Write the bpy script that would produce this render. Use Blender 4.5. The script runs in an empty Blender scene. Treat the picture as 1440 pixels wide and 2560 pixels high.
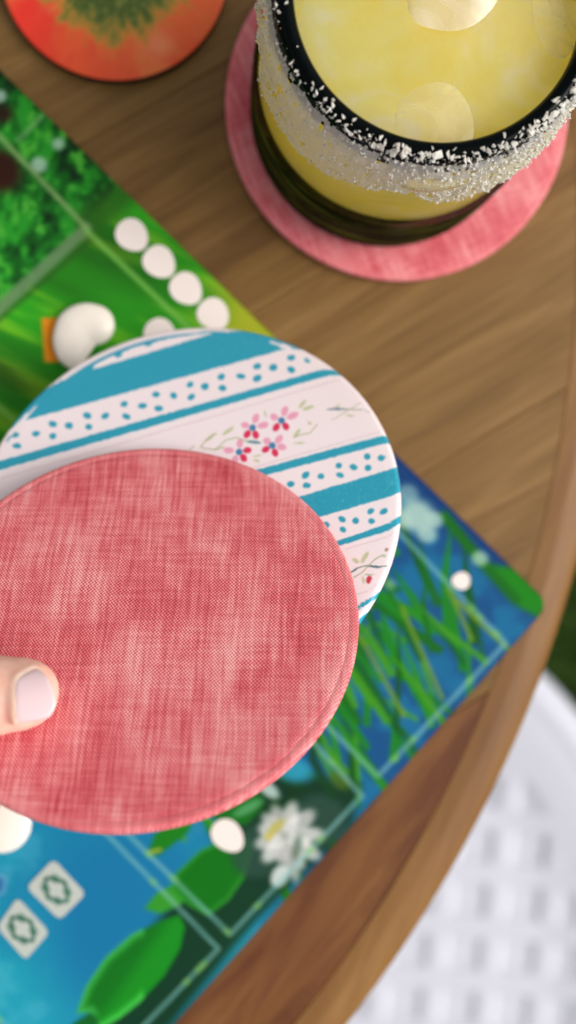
import bpy, bmesh, math, random
import numpy as np
from mathutils import Vector, Matrix

random.seed(7)
rng = np.random.default_rng(7)
scene = bpy.context.scene
COL = scene.collection
Z0 = 0.74                       # height of the table top above the lawn
R_ = math.radians

# ---------------------------------------------------------------- camera
CAM_H = 0.33
RX, RY = -0.0301, -0.0678
F_PX, PW, PH = 2821.0, 1440.0, 2560.0
ROT = np.array(Matrix.Rotation(RY, 3, 'Y') @ Matrix.Rotation(RX, 3, 'X'))
cam_d = bpy.data.cameras.new('camera')
cam = bpy.data.objects.new('camera', cam_d)
COL.objects.link(cam)
cam.matrix_world = Matrix.Translation((0, 0, Z0 + CAM_H)) @ Matrix(ROT.tolist()).to_4x4()
cam_d.sensor_fit = 'HORIZONTAL'
cam_d.sensor_width = 36.0
cam_d.lens = 36.0 * F_PX / PW
cam_d.clip_start = 0.005
cam_d.clip_end = 500
cam_d.dof.use_dof = True
cam_d.dof.focus_distance = 0.256
cam_d.dof.aperture_fstop = cam_d.lens / 7.0
cam_d.dof.aperture_blades = 0
scene.camera = cam

# ---------------------------------------------------------------- world, sun, exposure
SUN_EL, SUN_AZ = R_(45), R_(-6)          # azimuth measured from +x towards +y
w = bpy.data.worlds.new('World')
scene.world = w
w.use_nodes = True
wt = w.node_tree
bg = wt.nodes['Background']
sky = wt.nodes.new('ShaderNodeTexSky')
sky.sky_type = 'NISHITA'
sky.sun_disc = False
sky.sun_elevation = SUN_EL
sky.sun_rotation = R_(90) - SUN_AZ
sky.air_density = 1.0
sky.dust_density = 5.0
hs = wt.nodes.new('ShaderNodeHueSaturation')     # thin even cloud: the sky's blue is mostly washed out
hs.inputs['Saturation'].default_value = 0.10
wt.links.new(sky.outputs[0], hs.inputs['Color'])
wt.links.new(hs.outputs[0], bg.inputs['Color'])
bg.inputs['Strength'].default_value = 0.145
sd = bpy.data.lights.new('sun', 'SUN')
sun = bpy.data.objects.new('sun', sd)
COL.objects.link(sun)
sd.energy = 1.2
sd.angle = R_(40)
sd.color = (1.0, 0.93, 0.86)
dirv = Vector((math.cos(SUN_EL) * math.cos(SUN_AZ), math.cos(SUN_EL) * math.sin(SUN_AZ), math.sin(SUN_EL)))
sun.rotation_euler = dirv.to_track_quat('Z', 'Y').to_euler()
sun.location = (0, 0, 5)
vs = scene.view_settings
vs.view_transform = 'Standard'
vs.look = 'None'
vs.exposure = 0.19
vs.gamma = 1.0
vs.use_curve_mapping = False
scene.render.engine = 'CYCLES'
scene.cycles.use_denoising = True
scene.cycles.max_bounces = 14
scene.cycles.transmission_bounces = 12
scene.cycles.caustics_reflective = False
scene.cycles.caustics_refractive = True
scene.cycles.blur_glossy = 0.6

# ---------------------------------------------------------------- helpers
def lin(c):
    c = np.asarray(c, float) / 255.0
    return np.where(c <= 0.04045, c / 12.92, ((c + 0.055) / 1.055) ** 2.4)

def L4(c):
    return tuple(lin(c)) + (1.0,)

def to_px(P):
    """table-frame points (z = 0 on the table top) to photograph pixels"""
    Q = (np.asarray(P, float) - np.array([0, 0, CAM_H])) @ ROT
    return np.stack([PW / 2 + F_PX * Q[:, 0] / -Q[:, 2], PH / 2 - F_PX * Q[:, 1] / -Q[:, 2]], 1)

def ray(px):
    p = np.atleast_2d(np.asarray(px, float))
    return np.stack([(p[:, 0] - PW / 2) / F_PX, -(p[:, 1] - PH / 2) / F_PX, -np.ones(len(p))], 1) @ ROT.T

def at(px, z):
    d = ray(px)
    return np.array([0, 0, CAM_H]) + d * ((z - CAM_H) / d[:, 2])[:, None]

def on_plane(px, c, n):
    d = ray(px)
    o = np.array([0, 0, CAM_H])
    return o + d * (((c - o) @ n) / (d @ n))[:, None]

def tag(o, label=None, cat=None, group=None, kind=None):
    if label: o['label'] = label
    if cat: o['category'] = cat
    if group: o['group'] = group
    if kind: o['kind'] = kind
    return o

def empty(name, base, label, cat, group=None, mat=None):
    o = bpy.data.objects.new(name, None)
    COL.objects.link(o)
    o.empty_display_size = 0.02
    if mat is not None:
        o.matrix_world = mat
    else:
        o.location = (base[0], base[1], base[2] + Z0)
    return tag(o, label, cat, group)

def mesh(name, verts, faces, mat=None, parent=None, base=(0, 0, 0), smooth=True):
    """verts are in the table frame (z=0 on the table top); base is the thing's base point there"""
    v = np.asarray(verts, float) - np.asarray(base, float)
    me = bpy.data.meshes.new(name)
    me.from_pydata(v.tolist(), [], [list(map(int, f)) for f in faces])
    me.update()
    if mat: me.materials.append(mat)
    if smooth:
        me.shade_smooth()
        me.set_sharp_from_angle(angle=R_(50))
    o = bpy.data.objects.new(name, me)
    COL.objects.link(o)
    if parent is not None:
        o.parent = parent
    else:
        o.location = (base[0], base[1], base[2] + Z0)
    return o

def fast_mesh(name, verts, quads, mat, parent=None, base=(0, 0, 0), colors=None, smooth=True):
    v = (np.asarray(verts, float) - np.asarray(base, float)).astype(np.float32)
    q = np.asarray(quads, np.int32)
    me = bpy.data.meshes.new(name)
    me.vertices.add(len(v))
    me.vertices.foreach_set('co', v.ravel())
    k = q.shape[1]
    me.loops.add(q.size)
    me.loops.foreach_set('vertex_index', q.ravel())
    me.polygons.add(len(q))
    me.polygons.foreach_set('loop_start', np.arange(0, q.size, k, dtype=np.int32))
    me.polygons.foreach_set('loop_total', np.full(len(q), k, np.int32))
    me.update(calc_edges=True)
    me.validate()
    if colors is not None:
        at_ = me.color_attributes.new('Col', 'FLOAT_COLOR', 'POINT')
        c = np.ones((len(v), 4), np.float32)
        c[:, :3] = lin(np.clip(colors, 0, 255))
        at_.data.foreach_set('color', c.ravel())
    me.materials.append(mat)
    if smooth: me.shade_smooth()
    o = bpy.data.objects.new(name, me)
    COL.objects.link(o)
    if parent is not None:
        o.parent = parent
    else:
        o.location = (base[0], base[1], base[2] + Z0)
    return o

def lathe(profile, seg, closed=False):
    """profile: (r, z) list; returns verts, faces about the z axis"""
    n = len(profile)
    t = np.linspace(0, 2 * np.pi, seg, endpoint=False)
    P = np.array(profile, float)
    V = np.zeros((n, seg, 3))
    V[:, :, 0] = P[:, :1] * np.cos(t)
    V[:, :, 1] = P[:, :1] * np.sin(t)
    V[:, :, 2] = P[:, 1:2]
    i, j = np.meshgrid(np.arange(n if closed else n - 1), np.arange(seg), indexing='ij')
    i2, j2 = (i + 1) % n, (j + 1) % seg
    F = np.stack([i * seg + j, i * seg + j2, i2 * seg + j2, i2 * seg + j], -1).reshape(-1, 4)
    return V.reshape(-1, 3), F

# -------- numpy noise and paint for flat print (kept per vertex)
def _hash(ix, iy, seed):
    h = (ix.astype(np.int64) * 374761393 + iy.astype(np.int64) * 668265263 + seed * 1442695041) & 0xFFFFFFFF
    h = ((h ^ (h >> 13)) * 1274126177) & 0xFFFFFFFF
    h = h ^ (h >> 16)
    return (h & 0xFFFF) / 65535.0

def vn(x, y, seed=0):
    x = np.asarray(x, float); y = np.asarray(y, float)
    ix, iy = np.floor(x), np.floor(y)
    fx, fy = x - ix, y - iy
    fx = fx * fx * (3 - 2 * fx); fy = fy * fy * (3 - 2 * fy)
    a = _hash(ix, iy, seed); b = _hash(ix + 1, iy, seed); c = _hash(ix, iy + 1, seed); d = _hash(ix + 1, iy + 1, seed)
    return (a * (1 - fx) + b * fx) * (1 - fy) + (c * (1 - fx) + d * fx) * fy

def fbm(x, y, seed=0, oct=4):
    s, a, t = 0, 0.5, 0
    for k in range(oct):
        s = s + a * vn(x * 2 ** k, y * 2 ** k, seed + 17 * k); t += a; a *= 0.55
    return s / t

def sstep(a, b, x):
    t = np.clip((x - a) / (b - a), 0, 1)
    return t * t * (3 - 2 * t)

def seg_d(X, Y, a, b):
    ax, ay = a; dx, dy = b[0] - ax, b[1] - ay
    t = np.clip(((X - ax) * dx + (Y - ay) * dy) / (dx * dx + dy * dy + 1e-12), 0, 1)
    return np.hypot(X - ax - t * dx, Y - ay - t * dy)

class Paint:
    def __init__(s, X, Y, base):
        s.X, s.Y = X, Y
        s.C = np.tile(np.array(base, float), (len(X), 1))
    def mix(s, m, col, idx=None):
        m = np.asarray(m)[:, None]
        if idx is None: s.C = s.C * (1 - m) + np.asarray(col, float) * m
        else: s.C[idx] = s.C[idx] * (1 - m) + np.asarray(col, float) * m
    def box(s, pts, pad):
        p = np.array(pts)
        return np.nonzero((s.X > p[:, 0].min() - pad) & (s.X < p[:, 0].max() + pad) & (s.Y > p[:, 1].min() - pad) & (s.Y < p[:, 1].max() + pad))[0]
    def line(s, pts, wd, col, soft=2.0, a=1.0):
        i = s.box(pts, wd + soft * 2)
        if not len(i): return
        d = np.full(len(i), 1e9)
        for p, q in zip(pts[:-1], pts[1:]):
            d = np.minimum(d, seg_d(s.X[i], s.Y[i], p, q))
        s.mix(a * (1 - sstep(wd / 2 - soft / 2, wd / 2 + soft / 2, d)), col, i)
    def poly(s, pts, col, soft=2.0, a=1.0):
        i = s.box(pts, soft * 2)
        if not len(i): return
        X, Y = s.X[i], s.Y[i]
        inside = np.zeros(len(i), bool); d = np.full(len(i), 1e9)
        for (x1, y1), (x2, y2) in zip(pts, list(pts[1:]) + [pts[0]]):
            c = (y1 > Y) != (y2 > Y)
            with np.errstate(all='ignore'):
                xi = (x2 - x1) * (Y - y1) / (y2 - y1 if y2 != y1 else 1e-9) + x1
            inside ^= c & (X < xi)
            d = np.minimum(d, seg_d(X, Y, (x1, y1), (x2, y2)))
        sd_ = np.where(inside, d, -d)
        if callable(col): col = col(X, Y, sd_)
        s.mix(a * sstep(-soft / 2, soft / 2, sd_), col, i)
    def ell(s, c, rx, ry, ang, col, soft=2.0, a=1.0):
        r = max(rx, ry) + soft * 2
        i = np.nonzero((abs(s.X - c[0]) < r) & (abs(s.Y - c[1]) < r))[0]
        if not len(i): return
        ca, sa = math.cos(ang), math.sin(ang)
        x, y = s.X[i] - c[0], s.Y[i] - c[1]
        q = np.hypot((x * ca + y * sa) / rx, (-x * sa + y * ca) / ry)
        k = soft / min(rx, ry) / 2
        s.mix(a * (1 - sstep(1 - k, 1 + k, q)), col, i)

# -------- material helpers
def new_mat(name):
    m = bpy.data.materials.new(name)
    m.use_nodes = True
    return m, m.node_tree, m.node_tree.nodes['Principled BSDF']

def nd(t, kind, **kw):
    n = t.nodes.new(kind)
    for k, v in kw.items():
        setattr(n, k, v)
    return n

def setin(n, **kw):
    for k, v in kw.items():
        n.inputs[k.replace('_', ' ')].default_value = v

def math_n(t, op, a, b=None, clamp=False):
    n = nd(t, 'ShaderNodeMath', operation=op, use_clamp=clamp)
    for i, v in enumerate((a, b)):
        if v is None: continue
        if isinstance(v, (int, float)): n.inputs[i].default_value = v
        else: t.links.new(v, n.inputs[i])
    return n.outputs[0]

def mixc(t, fac, a, b, blend='MIX'):
    n = nd(t, 'ShaderNodeMix', data_type='RGBA', blend_type=blend)
    for i, v in ((0, fac), (6, a), (7, b)):
        if isinstance(v, (int, float)): n.inputs[i].default_value = v
        elif isinstance(v, tuple): n.inputs[i].default_value = v
        else: t.links.new(v, n.inputs[i])
    return n.outputs[2]

def noise(t, vec, scale, detail=3, rough=0.5, dist=0.0):
    n = nd(t, 'ShaderNodeTexNoise')
    setin(n, Scale=scale, Detail=detail, Roughness=rough, Distortion=dist)
    t.links.new(vec, n.inputs['Vector'])
    return n.outputs['Fac']

def mapping(t, src, loc=(0, 0, 0), rot=(0, 0, 0), scale=(1, 1, 1)):
    n = nd(t, 'ShaderNodeMapping')
    n.inputs['Location'].default_value = loc
    n.inputs['Rotation'].default_value = rot
    n.inputs['Scale'].default_value = scale
    t.links.new(src, n.inputs['Vector'])
    return n.outputs[0]

def ramp(t, fac, stops):
    n = nd(t, 'ShaderNodeValToRGB')
    e = n.color_ramp.elements
    while len(e) < len(stops): e.new(0.5)
    for k, (p, c) in enumerate(stops):
        e[k].position = p
        e[k].color = c if len(c) == 4 else L4(c)
    t.links.new(fac, n.inputs[0])
    return n.outputs[0]

def bump(t, h, strength, dist, bs):
    n = nd(t, 'ShaderNodeBump')
    setin(n, Strength=strength, Distance=dist)
    t.links.new(h, n.inputs['Height'])
    t.links.new(n.outputs[0], bs.inputs['Normal'])
    return n

def simple(name, rgb, rough=0.5, spec=0.4, **kw):
    m, t, b = new_mat(name)
    oc = nd(t, 'ShaderNodeTexCoord').outputs['Object']
    f = noise(t, oc, kw.pop('nscale', 120.0), 4)
    c = lin(rgb)
    v = kw.pop('vary', 0.08)
    lo = tuple(np.clip(c * (1 - v), 0, 1)) + (1,); hi = tuple(np.clip(c * (1 + v), 0, 1)) + (1,)
    t.links.new(mixc(t, f, lo, hi), b.inputs['Base Color'])
    b.inputs['Roughness'].default_value = rough
    b.inputs['Specular IOR Level'].default_value = spec
    for k, v in kw.items():
        b.inputs[k.replace('_', ' ')].default_value = v
    return m

def vcol_mat(name, rough=0.45, spec=0.3, coat=0.0, fine=2500.0, grain=0.05, bump_d=0.0):
    m, t, b = new_mat(name)
    a = nd(t, 'ShaderNodeAttribute', attribute_name='Col')
    oc = nd(t, 'ShaderNodeTexCoord').outputs['Object']
    f = noise(t, oc, fine, 3)
    g = ramp(t, f, [(0.25, (1 - grain,) * 3 + (1,)), (0.75, (1,) * 3 + (1,))])
    t.links.new(mixc(t, 1.0, a.outputs['Color'], g, 'MULTIPLY'), b.inputs['Base Color'])
    setin(b, Roughness=rough, Specular_IOR_Level=spec, Coat_Weight=coat, Coat_Roughness=0.12)
    if bump_d: bump(t, f, 0.3, bump_d, b)
    return m

# ---------------------------------------------------------------- materials
def wood_mat(name, along_y=False, turn=0.0, red=0.0):
    m, t, b = new_mat(name)
    tc = nd(t, 'ShaderNodeTexCoord').outputs['Object']
    oi = nd(t, 'ShaderNodeObjectInfo').outputs['Random']
    cmb = nd(t, 'ShaderNodeCombineXYZ')
    off = math_n(t, 'MULTIPLY', oi, 3.7)
    for i in range(3): t.links.new(off, cmb.inputs[i])
    add = nd(t, 'ShaderNodeVectorMath', operation='ADD')
    t.links.new(tc, add.inputs[0]); t.links.new(cmb.outputs[0], add.inputs[1])
    if turn:
        tc2 = mapping(t, add.outputs[0], rot=(0, 0, turn))
        add = tc2.node
    sc = (70, 6, 40) if along_y else (6, 70, 40)
    p = mapping(t, add.outputs[0], scale=sc)
    fib = noise(t, p, 2.6, 6, 0.62, 0.6)
    broad = noise(t, mapping(t, add.outputs[0], scale=(34, 4.5, 20) if along_y else (4.5, 34, 20)), 1.4, 3, 0.55, 1.0)
    knot = noise(t, mapping(t, add.outputs[0], scale=(14, 8, 9) if along_y else (8, 14, 9)), 1.2, 2)
    c1 = ramp(t, broad, [(0.30, (112, 75, 33)), (0.47, (146, 106, 54)), (0.62, (156, 118, 64)), (0.78, (172, 134, 82))])
    c2 = ramp(t, fib, [(0.30, (104, 72, 36)), (0.47, (146, 110, 64)), (0.56, (160, 124, 78)), (0.72, (190, 152, 106))])
    c = mixc(t, 0.58, c1, c2)
    kf = ramp(t, knot, [(0.27 + red * .15, (1, 1, 1, 1)), (0.42 + red * .2, (0, 0, 0, 1))])
    c = mixc(t, math_n(t, 'MULTIPLY', kf, 0.55), c, L4((86, 48, 22)))
    if red and not along_y:
        dk = ramp(t, noise(t, mapping(t, add.outputs[0], scale=(9, 60, 30)), 1.6, 4, .6, .8), [(0.40, (1, 1, 1, 1)), (0.56, (0, 0, 0, 1))])
        c = mixc(t, math_n(t, 'MULTIPLY', dk, 0.8), c, L4((58, 28, 12)))
    if red: c = mixc(t, red, c, L4((186, 124, 72) if along_y else (140, 72, 32)), 'MIX')
    tint = ramp(t, oi, [(0.0, (0.58, 0.55, 0.41, 1)), (0.5, (0.60, 0.57, 0.43, 1)), (1.0, (0.60, 0.55, 0.41, 1))])
    t.links.new(mixc(t, 1.0, c, tint, 'MULTIPLY'), b.inputs['Base Color'])
    setin(b, Roughness=0.5, Specular_IOR_Level=0.28)
    bump(t, fib, 0.25, 0.0006, b)
    return m

M_PLANK = wood_mat('plank_wood')
M_PLANK_RED = wood_mat('reddish_plank_wood', False, R_(-22), 0.5)
M_RING = wood_mat('ring_wood', True, 0.0, 0.30)

def linen_mat(name, rim=False):
    """woven pink linen: staggered yarn knuckles, slubby yarns, uneven dye"""
    m, t, b = new_mat(name)
    tc = nd(t, 'ShaderNodeTexCoord').outputs['Object']
    wob = nd(t, 'ShaderNodeTexNoise'); setin(wob, Scale=55.0, Detail=2.0)
    t.links.new(tc, wob.inputs['Vector'])
    sub = nd(t, 'ShaderNodeVectorMath', operation='MULTIPLY_ADD')
    t.links.new(wob.outputs['Color'], sub.inputs[0]); sub.inputs[1].default_value = (0.0016, 0.0016, 0); 
    t.links.new(tc, sub.inputs[2])
    sx = nd(t, 'ShaderNodeSeparateXYZ')
    t.links.new(mapping(t, sub.outputs[0], rot=(0, 0, R_(4))), sx.inputs[0])
    x, y = sx.outputs[0], sx.outputs[1]
    px_, py_ = 0.00041, 0.00044
    sxw = math_n(t, 'SINE', math_n(t, 'MULTIPLY', x, math.pi / px_))
    syw = math_n(t, 'SINE', math_n(t, 'MULTIPLY', y, math.pi / py_))
    weave = math_n(t, 'MULTIPLY_ADD', math_n(t, 'MULTIPLY', sxw, syw), 0.5)
    t.nodes[-1].inputs[2].default_value = 0.5
    # slubs: per-yarn shade along warp (y) and weft (x)
    warp = noise(t, mapping(t, sub.outputs[0], rot=(0, 0, R_(4)), scale=(1300, 60, 1)), 1.0, 3, 0.6)
    warp2 = noise(t, mapping(t, sub.outputs[0], rot=(0, 0, R_(4)), scale=(260, 30, 1)), 1.0, 2, 0.55)
    weft = noise(t, mapping(t, sub.outputs[0], rot=(0, 0, R_(4)), scale=(60, 1100, 1)), 1.0, 3, 0.6)
    blot = noise(t, mapping(t, sub.outputs[0], scale=(1, .6, 1)), 62.0, 4, 0.6)
    s1 = math_n(t, 'ADD', math_n(t, 'MULTIPLY', warp, 0.30), math_n(t, 'MULTIPLY', weft, 0.16))
    s2 = math_n(t, 'ADD', s1, math_n(t, 'MULTIPLY', warp2, 0.07))
    s3 = math_n(t, 'ADD', s2, math_n(t, 'MULTIPLY', blot, 0.38))
    yarn = ramp(t, s3, [(0.35, (212, 80, 92)), (0.42, (238, 124, 132)), (0.48, (249, 160, 163)), (0.55, (254, 194, 193))])
    gap = ramp(t, s3, [(0.35, (148, 22, 34)), (0.45, (180, 48, 56)), (0.55, (210, 100, 102))])
    wf = ramp(t, weave, [(0.30, (0, 0, 0, 1)), (0.66, (1, 1, 1, 1))])
    c = mixc(t, wf, gap, yarn)
    if rim:
        c = mixc(t, 0.26, c, L4((232, 136, 138)))
    t.links.new(c, b.inputs['Base Color'])
    setin(b, Roughness=0.62, Specular_IOR_Level=0.25, Sheen_Weight=0.08)
    bump(t, weave, 0.35, 0.00012, b)
    return m

M_LINEN = linen_mat('pink_linen')
M_LINEN_RIM = linen_mat('pink_linen_rim', True)
M_CORK = simple('cork_backing', (168, 124, 84), 0.85, 0.1, vary=0.25, nscale=900)
M_PRINT = vcol_mat('coaster_print', 0.32, 0.35, 0.5, 1800, 0.05, 0.00002)
M_BOARD = vcol_mat('board_print', 0.6, 0.12, 0.0, 1500, 0.06)
M_SYMBOL = simple('symbol_print', (234, 221, 214), 0.55, 0.2, vary=0.02)
M_CARD = simple('card_print', (178, 184, 176), 0.55, 0.2, vary=0.03)
M_CARD_IN = simple('card_ornament_print', (66, 110, 92), 0.55, 0.2, vary=0.1)
M_TOKEN = simple('glazed_token', (236, 226, 214), 0.25, 0.45, vary=0.02)
M_WHITE = simple('white_plastic', (198, 199, 209), 0.5, 0.3, vary=0.03)
M_SKIN = None

# ================================================================ SETTING
lm, lt, lb = new_mat('lawn_ground')
oc = nd(lt, 'ShaderNodeTexCoord').outputs['Object']
lt.links.new(ramp(lt, noise(lt, oc, 14.0, 6), [(0.3, (40, 62, 26)), (0.7, (70, 92, 40))]), lb.inputs['Base Color'])
setin(lb, Roughness=0.9, Specular_IOR_Level=0.1)
g = 400
gv = [(x, y, -Z0) for y in np.linspace(-g, g, 5) for x in np.linspace(-g, g, 5)]
gf = [(r * 5 + c, r * 5 + c + 1, r * 5 + c + 6, r * 5 + c + 5) for r in range(4) for c in range(4)]
tag(mesh('lawn', gv, gf, lm, base=(0, 0, -Z0)), kind='structure')

nb = 26000
bx = rng.uniform(-0.5, 0.8, nb); by = rng.uniform(-0.8, 0.55, nb)
ba = rng.uniform(0, 2 * np.pi, nb); bh = rng.uniform(0.018, 0.045, nb); bw = rng.uniform(0.0012, 0.0026, nb)
lean = rng.uniform(0.004, 0.02, nb); la = rng.uniform(0, 2 * np.pi, nb)
V = np.zeros((nb, 4, 3))
for k, s in ((0, -1), (1, 1)):
    V[:, k, 0] = bx + s * bw * np.cos(ba); V[:, k, 1] = by + s * bw * np.sin(ba); V[:, k, 2] = -Z0 + 0.001
V[:, 2, 0] = bx + lean * np.cos(la) * .6 + bw * .7 * np.cos(ba); V[:, 2, 1] = by + lean * np.sin(la) * .6 + bw * .7 * np.sin(ba); V[:, 2, 2] = -Z0 + bh * .6
V[:, 3, 0] = bx + lean * np.cos(la) * 1.5; V[:, 3, 1] = by + lean * np.sin(la) * 1.5; V[:, 3, 2] = -Z0 + bh
i4 = np.arange(nb)[:, None] * 4
tri = np.concatenate([i4 + [0, 1, 2], i4 + [0, 2, 3]])
gm = simple('grass_blade', (64, 98, 36), 0.7, 0.2, vary=0.45, nscale=35)
tag(fast_mesh('grass', V.reshape(-1, 3), tri, gm, base=(0.15, -0.12, -Z0)), kind='stuff')

# ---------------------------------------------------------------- chair (behind and below the table edge)
SEAT_Z = -0.30
chair_c = at([(1392, 1716)], SEAT_Z)[0] + np.array([-0.228 * 0.72, -0.228 * 0.69, 0])
chair = empty('white_chair', (chair_c[0], chair_c[1], -Z0), 'white plastic chair with a square patterned seat, pushed under the table edge', 'chair')
cb = np.array([chair_c[0], chair_c[1], -Z0])
SR = 0.228
prof = [(SR - 0.022, SEAT_Z - 0.004), (SR - 0.0215, SEAT_Z + 0.004), (SR - 0.019, SEAT_Z + 0.0052), (SR - 0.011, SEAT_Z + 0.0052), (SR - 0.003, SEAT_Z + 0.002),
        (SR, SEAT_Z - 0.008), (SR - 0.004, SEAT_Z - 0.02), (SR - 0.014, SEAT_Z - 0.026), (SR - 0.026, SEAT_Z - 0.022)]
v, f = lathe(prof, 128, True)
mesh('seat_rim', v + [chair_c[0], chair_c[1], 0], f, M_WHITE, chair, cb)
# moulded seat panel: a grid of square dimples
CP, CW, CD = 0.0314, 0.0088, 0.0021
ca, sa = math.cos(R_(-6)), math.sin(R_(-6))
gN = 330
gg = np.linspace(-SR + 0.019, SR - 0.019, gN)
GX, GY = np.meshgrid(gg, gg, indexing='ij')
lx = np.abs((GX + CP * 50) % CP - CP / 2); ly = np.abs((GY + CP * 50) % CP - CP / 2)
dd = np.maximum(lx, ly)
hole = sstep(CW + 0.0016, CW - 0.0004, dd)
lift = 0.0016 * np.where(((np.floor((GX + CP * 50) / CP) + np.floor((GY + CP * 50) / CP)) % 2) > 0, 1, -1) * (1 - hole) * .3
hz = SEAT_Z - CD * hole * sstep(SR - .045, SR - .055, np.hypot(GX, GY)) + 0.0050 * sstep(SR - .075, SR - .020, np.hypot(GX, GY))
wx, wy = GX * ca - GY * sa, GX * sa + GY * ca
keep = (np.hypot(GX, GY) < SR - 0.0192).ravel()
ids = np.arange(gN * gN).reshape(gN, gN)
qd = np.stack([ids[:-1, :-1], ids[1:, :-1], ids[1:, 1:], ids[:-1, 1:]], -1).reshape(-1, 4)
qd = qd[keep[qd].all(1)]
used = np.unique(qd); remap = np.full(gN * gN, -1); remap[used] = np.arange(len(used))
pv = np.stack([wx.ravel() + chair_c[0], wy.ravel() + chair_c[1], hz.ravel()], 1)[used]
fast_mesh('seat_panel', pv, remap[qd], M_WHITE, chair, cb)

def tube(pts, rad, seg=12):
    pts = np.asarray(pts, float); n = len(pts)
    rad = np.broadcast_to(np.asarray(rad, float), (n,))
    tan = np.gradient(pts, axis=0); tan /= np.linalg.norm(tan, axis=1)[:, None]
    ref = np.array([0.31, 0.17, 0.93])
    a = np.cross(tan, ref); a /= np.linalg.norm(a, axis=1)[:, None]
    b_ = np.cross(tan, a)
    t = np.linspace(0, 2 * np.pi, seg, endpoint=False)
    V = pts[:, None] + rad[:, None, None] * (np.cos(t)[None, :, None] * a[:, None] + np.sin(t)[None, :, None] * b_[:, None])
    F = [(i * seg + j, i * seg + (j + 1) % seg, (i + 1) * seg + (j + 1) % seg, (i + 1) * seg + j) for i in range(n - 1) for j in range(seg)]
    F += [tuple(range(seg))[::-1], tuple((n - 1) * seg + j for j in range(seg))]
    return V.reshape(-1, 3), F

for k in range(4):
    a = R_(45 + 90 * k + 20)
    p0 = chair_c + [0.165 * math.cos(a), 0.165 * math.sin(a), 0]
    p1 = chair_c + [0.20 * math.cos(a), 0.20 * math.sin(a), 0]
    v, f = tube([(p0[0], p0[1], SEAT_Z - 0.018), ((p0[0] + p1[0]) / 2, (p0[1] + p1[1]) / 2, -0.52), (p1[0], p1[1], -Z0)], [0.013, 0.012, 0.010])
    mesh('leg', v, f, M_WHITE, chair, cb)

# ---------------------------------------------------------------- round table
TR = 0.38
mid = at([(1228, 1985)], -0.006)[0]
tn = np.array([mid[0] + 0.42, mid[1] - 0.151]); tn /= np.linalg.norm(tn)
tc_ = mid[:2] - TR * tn
table = empty('round_table', (tc_[0], tc_[1], -Z0), 'round wooden table of warm brown planks with a rounded edge', 'table')
tb = np.array([tc_[0], tc_[1], -Z0])
RIN = TR - 0.0150
GR = R_(31)
PWID = 0.066
def bevel(o, wd, seg=1):
    md = o.modifiers.new('bevel', 'BEVEL'); md.width = wd; md.segments = seg; md.limit_method = 'ANGLE'
k0 = int(math.ceil(RIN / PWID))
shift = 0.040
for k in range(-k0 - 1, k0 + 1):
    y0, y1 = k * PWID + 0.00004 + shift, (k + 1) * PWID - 0.00004 + shift
    y0c, y1c = max(y0, -RIN + 0.0006), min(y1, RIN - 0.0006)
    if y1c - y0c < 0.004: continue
    ys = np.linspace(y0c, y1c, 9)
    xr = np.sqrt(np.maximum((RIN - 0.0001) ** 2 - ys ** 2, 0))
    out = [(x, y) for x, y in zip(xr, ys)] + [(-x, y) for x, y in zip(xr[::-1], ys[::-1])]
    n = len(out)
    P = [(x, y, Z0) for x, y in out] + [(x, y, Z0 - 0.022) for x, y in out]
    F = [tuple(range(n)), tuple(range(2 * n - 1, n - 1, -1))] + [(i, n + i, n + (i + 1) % n, (i + 1) % n) for i in range(n)]
    o = mesh('plank', P, F, M_PLANK_RED if (k + 0.5) * PWID + shift < -0.30 else M_PLANK, table, smooth=False)
    o.rotation_euler.z = GR
    bevel(o, 0.00025)
NS = 4
prof = [(RIN, 0.0), (TR - 0.0105, 0.0), (TR - 0.0090, -0.0001), (TR - 0.0078, -0.0006), (TR - 0.0060, -0.0011), (TR - 0.0040, -0.0017), (TR - 0.0018, -0.0030), (TR - 0.0004, -0.0052), (TR, -0.0080),
        (TR, -0.0190), (TR - 0.003, -0.0225), (RIN, -0.0225)]
for k in range(NS):
    span = 2 * math.pi / NS
    n = 70
    aa = np.linspace(-span / 2 + 0.0004, span / 2 - 0.0004, n)
    V = np.array([[(r * math.cos(a), r * math.sin(a), z + Z0) for a in aa] for r, z in prof])
    m_ = len(prof)
    F = [(i * n + j, (i + 1) % m_ * n + j, (i + 1) % m_ * n + j + 1, i * n + j + 1) for i in range(m_) for j in range(n - 1)]
    F += [tuple(i * n for i in range(m_)), tuple(i * n + n - 1 for i in range(m_ - 1, -1, -1))]
    o = mesh('edge_segment', V.reshape(-1, 3), F, M_RING, table)
    o.rotation_euler.z = k * span + R_(-20)
for k in range(4):
    a = R_(45 + 90 * k)
    v, f = tube([(0.30 * math.cos(a), 0.30 * math.sin(a), Z0 - 0.022), (0.33 * math.cos(a), 0.33 * math.sin(a), Z0 * .5), (0.36 * math.cos(a), 0.36 * math.sin(a), 0)], [0.026, 0.022, 0.017], 16)
    mesh('leg', v, f, M_RING, table)

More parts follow.
